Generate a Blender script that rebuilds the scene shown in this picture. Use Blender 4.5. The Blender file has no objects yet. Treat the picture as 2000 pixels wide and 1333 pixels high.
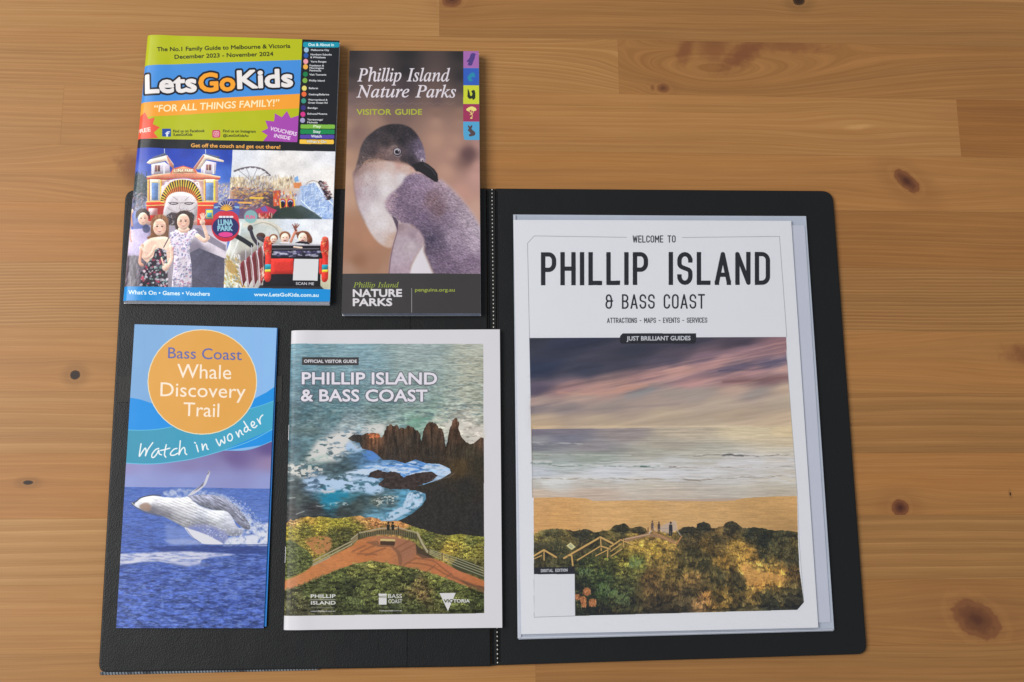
# Visitor guides laid out on an open black folder on a pine table, seen from above. Units are metres.
import bpy, bmesh, math, random
import numpy as np
from mathutils import Matrix, Vector

scene = bpy.context.scene
COL = scene.collection
random.seed(4)

# ---------------------------------------------------------------- camera
cam = bpy.data.cameras.new('camera'); cam.sensor_width = 36; cam.lens = 35.0
cam.clip_start = .02; cam.clip_end = 50
cam_ob = bpy.data.objects.new('camera', cam); COL.objects.link(cam_ob)
cam_ob.location = (0, 0, .72)
cam_ob.rotation_euler = (Matrix.Rotation(math.radians(9.84), 3, 'X') @ Matrix.Rotation(math.radians(-2.78), 3, 'Y')).to_euler()
scene.camera = cam_ob

# ---------------------------------------------------------------- light: one window to the left, the room's soft fill
world = bpy.data.worlds.new('World'); scene.world = world; world.use_nodes = True
bg = world.node_tree.nodes['Background']; bg.inputs[0].default_value = (.93, .96, 1.0, 1); bg.inputs[1].default_value = .44
wl = bpy.data.lights.new('window_light', 'AREA'); wl.shape = 'RECTANGLE'; wl.size = 2.1; wl.size_y = 1.7
wl.energy = 108; wl.color = (1.0, .985, .96)
wo = bpy.data.objects.new('window_light', wl); COL.objects.link(wo)
wo.location = (-2.15, .42, 2.30)
wo.rotation_euler = (Vector((0, .12, 0)) - wo.location).to_track_quat('-Z', 'Y').to_euler()
scene.view_settings.view_transform = 'Standard'; scene.view_settings.look = 'None'
scene.view_settings.exposure = 0; scene.view_settings.gamma = 1
scene.cycles.max_bounces = 6; scene.cycles.transparent_max_bounces = 8

# ---------------------------------------------------------------- object helpers
def tag(o, label=None, cat=None, kind=None, group=None):
    for k, v in (('label', label), ('category', cat), ('kind', kind), ('group', group)):
        if v: o[k] = v
    return o
def empty(name, loc=(0, 0, 0), **kw):
    o = bpy.data.objects.new(name, None); o.empty_display_size = .02; o.location = loc; COL.objects.link(o); return tag(o, **kw)
def link(name, me, mats, parent=None):
    for m in (mats if isinstance(mats, (list, tuple)) else [mats]): me.materials.append(m)
    o = bpy.data.objects.new(name, me); COL.objects.link(o)
    if parent is not None:
        o.parent = parent
        o.matrix_parent_inverse = Matrix.Translation(-Vector(world_loc(parent)))
    return o
def world_loc(o):
    v = Vector(o.location)
    while o.parent: o = o.parent; v += Vector(o.location)
    return v
# ---------------------------------------------------------------- print workshop
# Flat print (covers of booklets) is drawn here with code into images that lie on the real sheets.
# Every sheet has its own page space; `quad` only tells how coordinates read off a picture of the
# page map into that page space (a rectification), the result is a flat, unlit, rectangular print.
_tab = np.random.RandomState(7).rand(512, 512).astype(np.float32)

def vnoise(x, y, seed=0):
    x = x + seed * 17.31; y = y + seed * 9.77
    xi = np.floor(x).astype(np.int32); yi = np.floor(y).astype(np.int32)
    fx = (x - xi).astype(np.float32); fy = (y - yi).astype(np.float32)
    fx = fx * fx * (3 - 2 * fx); fy = fy * fy * (3 - 2 * fy)
    x0 = xi & 511; x1 = (xi + 1) & 511; y0 = yi & 511; y1 = (yi + 1) & 511
    a = _tab[y0, x0]; b = _tab[y0, x1]; c = _tab[y1, x0]; d = _tab[y1, x1]
    return (a + (b - a) * fx) * (1 - fy) + (c + (d - c) * fx) * fy

def fbm(x, y, seed=0, octv=3, gain=.55):
    s = 0; a = 1; t = 0
    for i in range(octv):
        s = s + a * vnoise(x * 2.03 ** i, y * 2.03 ** i, seed + i * 3); t += a; a *= gain
    return s / t                                    # 0..1, mean .5

def homog(src, dst):
    A = []; b = []
    for (x, y), (u, v) in zip(src, dst):
        A.append([x, y, 1, 0, 0, 0, -u * x, -u * y]); b.append(u)
        A.append([0, 0, 0, x, y, 1, -v * x, -v * y]); b.append(v)
    h = np.linalg.solve(np.array(A, float), np.array(b, float))
    return np.append(h, 1).reshape(3, 3)

def happly(H, p):
    p = np.asarray(p, float)
    q = np.concatenate([p, np.ones(p.shape[:-1] + (1,))], -1) @ H.T
    return q[..., :2] / q[..., 2:]

def catmull(pts, closed=False, n=6):
    P = np.asarray(pts, float)
    if closed: Q = np.vstack([P[-1], P, P[0], P[1]])
    else: Q = np.vstack([2 * P[0] - P[1], P, 2 * P[-1] - P[-2]])
    out = []
    for i in range(1, len(Q) - 2):
        p0, p1, p2, p3 = Q[i - 1:i + 3]
        for k in range(n):
            t = k / n
            out.append(.5 * ((2 * p1) + (p2 - p0) * t + (2 * p0 - 5 * p1 + 4 * p2 - p3) * t * t + (3 * p1 - p0 - 3 * p2 + p3) * t ** 3))
    if not closed: out.append(P[-1])
    return np.array(out)

def boxblur(a, r):
    r = int(r)
    if r < 1: return a
    for ax in (0, 1):
        for _ in range(2):
            pad = [(0, 0)] * a.ndim; pad[ax] = (r + 1, r)
            c = np.cumsum(np.pad(a, pad, mode='edge'), axis=ax, dtype=np.float64)
            n = a.shape[ax]
            if ax == 0: a = ((c[2 * r + 1:2 * r + 1 + n] - c[:n]) / (2 * r + 1)).astype(np.float32)
            else: a = ((c[:, 2 * r + 1:2 * r + 1 + n] - c[:, :n]) / (2 * r + 1)).astype(np.float32)
    return a

_glyphs = {}
def text_geo(s, style='sans'):
    """fill triangles and outline segments of a string in the built-in font, in cap heights"""
    key = (s, style)
    if key in _glyphs: return _glyphs[key]
    body = s
    if style == 'italic':                            # serif italic letters
        body = ''.join(chr(0x1D434 + ord(c) - 65) if 'A' <= c <= 'Z' else '\u210e' if c == 'h' else
                       chr(0x1D44E + ord(c) - 97) if 'a' <= c <= 'z' else c for c in s)
    cu = bpy.data.curves.new('lettering', 'FONT'); cu.body = body; cu.resolution_u = 3
    ob = bpy.data.objects.new('lettering', cu)
    bpy.context.scene.collection.objects.link(ob)
    bpy.context.view_layer.update()
    me = bpy.data.meshes.new_from_object(ob.evaluated_get(bpy.context.evaluated_depsgraph_get()))
    co = np.zeros(len(me.vertices) * 3, np.float32); me.vertices.foreach_get('co', co); co = co.reshape(-1, 3)[:, :2].astype(float)
    polys = [list(p.vertices) for p in me.polygons]
    cnt = {}
    for p in polys:
        for i in range(len(p)):
            e = (min(p[i], p[i - 1]), max(p[i], p[i - 1])); cnt[e] = cnt.get(e, 0) + 1
    edges = [e for e, n in cnt.items() if n == 1]
    bpy.data.objects.remove(ob); bpy.data.curves.remove(cu); bpy.data.meshes.remove(me)
    _glyphs[key] = (co, polys, edges)
    return _glyphs[key]
_cap = {}
def cap_height(style):
    if style not in _cap:
        co = text_geo('I', style)[0]; _cap[style] = co[:, 1].max()
    return _cap[style]

# condensed grotesque capitals as pen strokes: box 0..1 wide, 0..1 high (y up), width factor
def _arc(cx, cy, rx, ry, a0, a1, n=8):
    return [(cx + rx * math.cos(math.radians(a0 + (a1 - a0) * k / n)), cy + ry * math.sin(math.radians(a0 + (a1 - a0) * k / n))) for k in range(n + 1)]
R_ = .22
PEN = {
 'P': (.42, [[(0, 0), (0, 1)] + _arc(.5, 1 - R_, .5, R_, 90, 0) + _arc(.5, .46 + R_, .5, R_, 0, -90) + [(0, .46)]]),
 'H': (.42, [[(0, 0), (0, 1)], [(1, 0), (1, 1)], [(0, .5), (1, .5)]]),
 'I': (0, [[(0, 0), (0, 1)]]),
 'L': (.36, [[(0, 1), (0, 0), (1, 0)]]),
 'S': (.42, [_arc(.5, .78, .5, .22, 0, 180) + _arc(.5, .68, .5, .16, 190, 235, 3) + _arc(.5, .34, .5, .16, 45, -5, 3) + _arc(.5, .22, .5, .22, 0, -180)]),
 'A': (.46, [[(0, 0), (.5, 1), (1, 0)], [(.16, .28), (.84, .28)]]),
 'N': (.42, [[(0, 0), (0, 1), (1, 0), (1, 1)]]),
 'D': (.42, [[(0, 0), (0, 1)] + _arc(.45, 1 - R_, .55, R_, 90, 0) + _arc(.45, R_, .55, R_, 0, -90) + [(0, 0)]]),
 'B': (.42, [[(0, 0), (0, 1)] + _arc(.45, .76, .5, .24, 90, -90) + [(0, .52)], [(.45, .52)] + _arc(.45, .26, .55, .26, 90, -90) + [(0, 0)]]),
 'C': (.40, [_arc(.5, .78, .5, .22, 0, 180) + _arc(.5, .22, .5, .22, 180, 360)]),
 'O': (.42, [_arc(.5, .78, .5, .22, 0, 180) + _arc(.5, .22, .5, .22, 180, 360) + [(1, .78)]]),
 'T': (.42, [[(0, 1), (1, 1)], [(.5, 1), (.5, 0)]]),
 'E': (.36, [[(1, 1), (0, 1), (0, 0), (1, 0)], [(0, .5), (.85, .5)]]),
 'M': (.52, [[(0, 0), (0, 1), (.5, .35), (1, 1), (1, 0)]]),
 'W': (.6, [[(0, 1), (.22, 0), (.5, .9), (.78, 0), (1, 1)]]),
 'R': (.42, [[(0, 0), (0, 1)] + _arc(.5, 1 - R_, .5, R_, 90, 0) + _arc(.5, .46 + R_, .5, R_, 0, -90) + [(0, .46)], [(.5, .46), (1, 0)]]),
 'V': (.44, [[(0, 1), (.5, 0), (1, 1)]]),
 'G': (.42, [_arc(.5, .78, .5, .22, 0, 180) + _arc(.5, .22, .5, .22, 180, 360) + [(1, .46), (.55, .46)]]),
 '-': (.22, [[(0, .45), (1, .45)]]),
 '&': (.5, [_arc(.42, .78, .36, .22, 10, 180) + _arc(.42, .72, .36, .18, 180, 270) + [(1, .54)], [(.42, .54)] + _arc(.4, .27, .4, .27, 90, 270) + _arc(.45, .27, .4, .27, 270, 360) + [(.85, .7)]]),
 ' ': (.3, []),
}

def jag(pts, amp=5, step=14, seed=1, closed=True):
    """ragged version of an outline"""
    rg = np.random.RandomState(seed); out = []; n = len(pts)
    for i in range(n if closed else n - 1):
        p = np.array(pts[i], float); q = np.array(pts[(i + 1) % n], float); L = np.linalg.norm(q - p); k = max(1, int(L / step))
        for j in range(k):
            out.append(p + (q - p) * (j / k) + rg.uniform(-amp, amp, 2) * (.4 if j == 0 else 1))
    return [tuple(o) for o in out]

class Sheet:
    """a flat print in its own page space, drawn in coordinates read off the rectified page"""
    def __init__(s, quad, S=2.0, base=(215, 215, 217)):
        q = np.array(quad, float)
        w = (np.linalg.norm(q[1] - q[0]) + np.linalg.norm(q[2] - q[3])) / 2
        h = (np.linalg.norm(q[3] - q[0]) + np.linalg.norm(q[2] - q[1])) / 2
        s.W = int(w * S); s.H = int(h * S); s.S = S
        s.Hm = homog(quad, [(0, 0), (s.W, 0), (s.W, s.H), (0, s.H)])
        Hi = np.linalg.inv(s.Hm)
        xs, ys = np.meshgrid(np.arange(s.W) + .5, np.arange(s.H) + .5)
        g = happly(Hi, np.stack([xs, ys], -1))
        s.X = g[..., 0].astype(np.float32); s.Y = g[..., 1].astype(np.float32)
        s.img = np.empty((s.H, s.W, 3), np.float32); s.img[:] = base
        s.o = (0., 0.); s.k = 1.; s.model = None
    def view(s, ox, oy, k):
        s.o = (ox, oy); s.k = k; return s
    def to(s, pts):                                  # view coordinates -> texels
        p = np.asarray(pts, float) / s.k + np.array(s.o)
        return happly(s.Hm, p)
    def XY(s, b=None):
        X = s.X if b is None else s.X[b]; Y = s.Y if b is None else s.Y[b]
        return (X - s.o[0]) * s.k, (Y - s.o[1]) * s.k
    def mask(s, pts, raw=False):
        P = pts if raw else s.to(pts)
        x0 = max(0, int(P[:, 0].min()) - 1); x1 = min(s.W, int(P[:, 0].max()) + 2)
        y0 = max(0, int(P[:, 1].min()) - 1); y1 = min(s.H, int(P[:, 1].max()) + 2)
        if x1 <= x0 or y1 <= y0: return None
        m = np.zeros((y1 - y0, x1 - x0), np.float32)
        A = P; B = np.roll(P, -1, 0)
        for j in range(y0, y1):
            y = j + .5
            c = ((A[:, 1] <= y) != (B[:, 1] <= y))
            if not c.any(): continue
            a = A[c]; b = B[c]
            xs = np.sort(a[:, 0] + (y - a[:, 1]) / (b[:, 1] - a[:, 1]) * (b[:, 0] - a[:, 0]))
            for q in range(0, len(xs) - 1, 2):
                i0 = int(math.ceil(xs[q] - .5)) - x0; i1 = int(math.floor(xs[q + 1] - .5)) - x0
                if i1 >= 0: m[j - y0, max(i0, 0):i1 + 1] = 1
        return (slice(y0, y1), slice(x0, x1)), m
    def put(s, bm, col, a=1., feather=0, noise=None):
        if bm is None: return
        b, m = bm
        if feather:
            r = max(1, int(feather * s.S / s.k / 2))
            y0, y1, x0, x1 = b[0].start, b[0].stop, b[1].start, b[1].stop
            Y0 = max(0, y0 - 2 * r); Y1 = min(s.H, y1 + 2 * r); X0 = max(0, x0 - 2 * r); X1 = min(s.W, x1 + 2 * r)
            M = np.zeros((Y1 - Y0, X1 - X0), np.float32); M[y0 - Y0:y1 - Y0, x0 - X0:x1 - X0] = m
            m = boxblur(M, r); b = (slice(Y0, Y1), slice(X0, X1))
        X, Y = s.XY(b)
        if noise is not None: m = m * np.clip(noise(X, Y), 0, 1)
        if callable(col): col = col(X, Y)
        else: col = np.array(col, np.float32)
        sh = None
        if s.model and a >= .95 and m.shape[0] > 6 and m.shape[1] > 6:
            am, rr = s.model; r = max(1, int(min(rr * s.S / s.k, min(m.shape) / 4)))
            mb = boxblur(np.pad(m, r), r); gy, gx = np.gradient(mb); cut = (slice(r, r + m.shape[0]), slice(r, r + m.shape[1]))
            sh = 1 + am * np.clip((gx[cut] * .55 + gy[cut] * .85) * r * 2.2, -.9, .7)
            sh = sh * (1 + .07 * (fbm(X / 9, Y / 9, 77, 3) - .5) * 2)
            sh = sh[..., None]
        m = (m * a)[..., None]
        if sh is not None: col = col * sh
        s.img[b] = s.img[b] * (1 - m) + col * m
    def poly(s, pts, col, a=1., feather=0, smooth=False, noise=None):
        if smooth: pts = catmull(pts, True)
        s.put(s.mask(pts), col, a, feather, noise)
    def ell(s, cx, cy, rx, ry, col, a=1., feather=0, rot=0, noise=None):
        t = np.linspace(0, 2 * math.pi, 40, endpoint=False); c, d = math.cos(rot), math.sin(rot)
        x = rx * np.cos(t); y = ry * np.sin(t)
        s.poly(np.stack([cx + x * c - y * d, cy + x * d + y * c], 1), col, a, feather, noise=noise)
    def rect(s, x0, y0, x1, y1, col, a=1., feather=0, r=0):
        if r: pts = sum([[(cx + r * math.cos(math.radians(t)), cy + r * math.sin(math.radians(t))) for t in range(q, q + 91, 15)]
                         for cx, cy, q in ((x1 - r, y1 - r, 0), (x0 + r, y1 - r, 90), (x0 + r, y0 + r, 180), (x1 - r, y0 + r, 270))], [])
        else: pts = [(x0, y0), (x1, y0), (x1, y1), (x0, y1)]
        s.poly(pts, col, a, feather)
    def _caps(s, M, P, Q, r, r2=None):
        r2 = r if r2 is None else r2
        rm = max(r, r2)
        x0 = max(0, int(min(P[0], Q[0]) - rm - 1)); x1 = min(s.W, int(max(P[0], Q[0]) + rm + 2))
        y0 = max(0, int(min(P[1], Q[1]) - rm - 1)); y1 = min(s.H, int(max(P[1], Q[1]) + rm + 2))
        if x1 <= x0 or y1 <= y0: return
        yy, xx = np.ogrid[y0:y1, x0:x1]
        dx, dy = Q[0] - P[0], Q[1] - P[1]; L = dx * dx + dy * dy
        px = xx + .5 - P[0]; py = yy + .5 - P[1]
        t = np.clip((px * dx + py * dy) / L, 0, 1) if L > 1e-9 else 0 * px + 0 * py
        d = np.sqrt((px - t * dx) ** 2 + (py - t * dy) ** 2)
        v = np.clip((r + (r2 - r) * t) - d + .5, 0, 1)
        np.maximum(M[y0:y1, x0:x1], v, out=M[y0:y1, x0:x1])
    def _full(s, M):
        ys = np.where(M.any(1))[0]; xs = np.where(M.any(0))[0]
        if len(ys) == 0: return None
        b = (slice(ys[0], ys[-1] + 1), slice(xs[0], xs[-1] + 1)); return b, M[b]
    def line(s, pts, w, col, a=1., smooth=False, taper=False, feather=0, noise=None):
        if smooth: pts = catmull(pts)
        P = s.to(pts); r = w * s.S / s.k / 2
        M = np.zeros((s.H, s.W), np.float32); n = len(P) - 1
        for i in range(n):
            if taper: s._caps(M, P[i], P[i + 1], r * (1 - i / n), r * (1 - (i + 1) / n))
            else: s._caps(M, P[i], P[i + 1], r)
        s.put(s._full(M), col, a, feather, noise)
    def text(s, t, p, q, h, col, w=0., style='sans', shear=0., halo=None, a=1., feather=0, k=.55):
        """lettering whose inked outline runs from baseline point p to q with cap height h; w = pen swell"""
        w = w * k
        co, polys, edges = text_geo(t, style)
        p = np.array(p, float); q = np.array(q, float); L = np.linalg.norm(q - p); u = (q - p) / L; v = np.array([u[1], -u[0]])
        x = co[:, 0]; y = co[:, 1]
        x = x + shear * y
        cw = cap_height(style)
        sx = (L - 2 * w) / (x.max() - x.min()); sy = (h - 2 * w) / cw
        pp = p + np.outer((x - x.min()) * sx + w, u) + np.outer(y * sy + w, v)
        P = s.to(pp)
        M = np.zeros((s.H, s.W), np.float32)
        for f in polys:
            bm = s.mask(P[f], raw=True)
            if bm: M[bm[0]] = np.maximum(M[bm[0]], bm[1])
        def grow(rad):
            N = M.copy()
            for e in edges: s._caps(N, P[e[0]], P[e[1]], rad)
            return N
        if halo:
            for hw, hc, ha, hf in halo: s.put(s._full(grow((w + hw) * s.S / s.k)), hc, ha, hf)
        s.put(s._full(grow(max(w, .05) * s.S / s.k)), col, a, feather)
    def pen(s, t, p, q, h, wid, col, gap=.2):
        """condensed capitals drawn with a pen of width wid"""
        p = np.array(p, float); q = np.array(q, float); L = np.linalg.norm(q - p) - wid; u = (q - p) / np.linalg.norm(q - p); v = np.array([u[1], -u[0]])
        hh = h - wid
        tot = sum(PEN[c][0] for c in t) + gap * (len(t) - 1)
        k = L / tot; x = 0
        M = np.zeros((s.H, s.W), np.float32)
        for c in t:
            w, strokes = PEN[c]
            for st in strokes:
                pp = np.array([p + u * (wid / 2 + (x + a_ * w) * k) + v * (wid / 2 + b_ * hh) for a_, b_ in st])
                P = s.to(pp)
                for i in range(len(P) - 1): s._caps(M, P[i], P[i + 1], wid * s.S / s.k / 2)
                for i in range(len(pp)):             # square ends and mitred corners
                    e = i in (0, len(pp) - 1)
                    if not e:
                        d1 = pp[i] - pp[i - 1]; d2 = pp[i + 1] - pp[i]
                        e = abs(d1 @ d2) < .25 * np.linalg.norm(d1) * np.linalg.norm(d2)
                    if e:
                        r = wid / 2 * .98
                        bm = s.mask(s.to([pp[i] + u * sx_ * r + v * sy_ * r for sx_, sy_ in ((-1, -1), (1, -1), (1, 1), (-1, 1))]), raw=True)
                        if bm: M[bm[0]] = np.maximum(M[bm[0]], bm[1])
            x += w + gap
        s.put(s._full(M), col)
    def field(s, samples, power=3.2, warp=0, wscale=60., seed=1, aniso=1., tilt=0.):
        """smooth colour field through samples (x, y, (r,g,b)) -> function for put()"""
        pts = np.array([(a, b) for a, b, c in samples], np.float32); cols = np.array([c for a, b, c in samples], np.float32)
        def f(X, Y):
            st = 4
            x = X[::st, ::st]; y = Y[::st, ::st]
            if warp:
                x = x + warp * (fbm(x / wscale, y / wscale, seed, 3) - .5) * 2
                y = y + warp * (fbm(x / wscale, y / wscale, seed + 5, 3) - .5) * 2
            d = (x[..., None] - pts[:, 0]) ** 2 + ((y[..., None] - pts[:, 1] + tilt * (x[..., None] - pts[:, 0])) * aniso) ** 2 + 300.
            w = d ** (-power / 2); w /= w.sum(-1, keepdims=True)
            c = (w @ cols).astype(np.float32)
            H, W = X.shape                          # bilinear upsample
            yy = np.minimum(np.arange(H) / st, c.shape[0] - 1.001) if c.shape[0] > 1 else np.zeros(H)
            xx = np.minimum(np.arange(W) / st, c.shape[1] - 1.001) if c.shape[1] > 1 else np.zeros(W)
            y0 = yy.astype(int); x0 = xx.astype(int); y1 = np.minimum(y0 + 1, c.shape[0] - 1); x1 = np.minimum(x0 + 1, c.shape[1] - 1)
            fy = (yy - y0)[:, None, None].astype(np.float32); fx = (xx - x0)[None, :, None].astype(np.float32)
            return (c[y0][:, x0] * (1 - fx) + c[y0][:, x1] * fx) * (1 - fy) + (c[y1][:, x0] * (1 - fx) + c[y1][:, x1] * fx) * fy
        return f
    def dabs(s, region, n, cols, r, L=0, ang=0, jit=.5, seed=1, a=1., prob=None):
        """n small brush dabs inside a polygon (leaves, blades, droplets)"""
        rng = np.random.RandomState(seed); reg = np.array(region, float)
        bm = s.mask(reg)
        if bm is None: return
        b, m = bm
        ys, xs = np.nonzero(m > 0)
        if len(ys) == 0: return
        pick = rng.randint(0, len(ys), n)
        sc = s.S / s.k
        cols = np.array(cols, np.float32)
        for i in pick:
            cx = xs[i] + b[1].start; cy = ys[i] + b[0].start
            if prob is not None and rng.rand() > prob((s.X[cy, cx] - s.o[0]) * s.k, (s.Y[cy, cx] - s.o[1]) * s.k): continue
            rr = max(.5, r * sc * (.6 + .8 * rng.rand())); l = L * sc * (.5 + rng.rand()); t = ang + (rng.rand() - .5) * 2 * jit
            dx, dy = l * math.cos(t) / 2, -l * math.sin(t) / 2
            x0 = max(0, int(cx - abs(dx) - rr - 1)); x1 = min(s.W, int(cx + abs(dx) + rr + 2)); y0 = max(0, int(cy - abs(dy) - rr - 1)); y1 = min(s.H, int(cy + abs(dy) + rr + 2))
            yy, xx = np.ogrid[y0:y1, x0:x1]
            px = xx - cx + dx; py = yy - cy + dy; LL = 4 * (dx * dx + dy * dy)
            tt = np.clip((px * 2 * dx + py * 2 * dy) / LL, 0, 1) if LL > 1e-6 else 0
            d = np.sqrt((px - tt * 2 * dx) ** 2 + (py - tt * 2 * dy) ** 2)
            al = (np.clip(rr - d + .5, 0, 1) * a)[..., None]
            c = cols[rng.randint(len(cols))] * (.9 + .2 * rng.rand())
            s.img[y0:y1, x0:x1] = s.img[y0:y1, x0:x1] * (1 - al) + c * al
    def tufts(s, region, n, size, seed=1, blades=9, spread=1.0, lift=1.5, low=.5, grow=0., leafy=False):
        """clumps of scrub: dark foot and lighter blades, coloured from what is already printed there"""
        rg = np.random.RandomState(seed); b, m = s.mask(region); ys, xs = np.nonzero(m > 0); sc = s.S / s.k
        pick = rg.randint(0, len(ys), n); pick = pick[np.argsort(ys[pick])]; src = s.img.copy(); H0 = max(1, ys.max())
        def dab(cx, cy, dx, dy, rr, c, al):
            x0 = max(0, int(min(cx, cx + dx) - rr - 1)); x1 = min(s.W, int(max(cx, cx + dx) + rr + 2)); y0 = max(0, int(min(cy, cy + dy) - rr - 1)); y1 = min(s.H, int(max(cy, cy + dy) + rr + 2))
            if x1 <= x0 or y1 <= y0: return
            yy, xx = np.ogrid[y0:y1, x0:x1]; px = xx - cx; py = yy - cy; LL = dx * dx + dy * dy
            tt = np.clip((px * dx + py * dy) / LL, 0, 1) if LL > 1e-6 else 0
            d = np.sqrt((px - tt * dx) ** 2 + (py - tt * dy) ** 2); al = (np.clip(rr * (1 - .6 * tt) - d + .5, 0, 1) * al)[..., None]
            s.img[y0:y1, x0:x1] = s.img[y0:y1, x0:x1] * (1 - al) + c * al
        for i in pick:
            cx = xs[i] + b[1].start; cy = ys[i] + b[0].start; z = size * sc * (.6 + .8 * rg.rand()) * (1 + grow * ys[i] / H0)
            c = src[cy, cx]
            dab(cx - z * .5, cy + z * .15, z, 0, z * .42, c * low, .55)
            for _ in range(blades):
                an = rg.uniform(-spread, spread); ln = z * rg.uniform(.5, 1.15); k = rg.uniform(.8, lift)
                if leafy: dab(cx + rg.uniform(-.6, .6) * z, cy - rg.uniform(0, .7) * z, z * .12, -z * .1, z * .12, c * k * np.array([1.02, 1.03, .95]), .75)
                else: dab(cx + rg.uniform(-.35, .35) * z, cy, ln * math.sin(an), -ln * math.cos(an), max(.6, z * .07), c * k * np.array([1.05, 1.0, .9]), .7)
    def tone(s, region, fn, feather=0):
        """multiply what is printed in a region by fn(X, Y)"""
        b, m = s.mask(region)
        X, Y = s.XY(b); k = fn(X, Y)[..., None]; m = m[..., None]
        s.img[b] = s.img[b] * (1 + (k - 1) * m)

INK_GAIN = .84
def to_image(sheet, name):
    a = np.clip(sheet.img / 255., 0, 1)
    lin = np.where(a <= .04045, a / 12.92, ((a + .055) / 1.055) ** 2.4) * INK_GAIN - .005
    lin = np.maximum(lin, .004)
    a = np.where(lin <= .0031308, lin * 12.92, 1.055 * np.power(np.maximum(lin, 1e-6), 1 / 2.4) - .055)
    out = np.ones((sheet.H, sheet.W, 4), np.float32); out[..., :3] = np.clip(a, 0, 1)[::-1]
    im = bpy.data.images.new(name, sheet.W, sheet.H)
    im.pixels.foreach_set(out.ravel()); im.update(); im.pack()
    return im
QUAD = {'guide': [(1003, 430), (1545, 432), (1598, 1226), (1018, 1239)],
        'whale': [(263, 634), (541, 641), (515, 1227), (227, 1227)],
        'coast': [(568, 646), (976, 644), (981, 1226), (553, 1231)],
        'penguin': [(683, 100), (935, 101), (939, 613), (667, 613.5)],
        'kids': [(285, 69), (663, 80), (644, 589.5), (237, 588)]}

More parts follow.
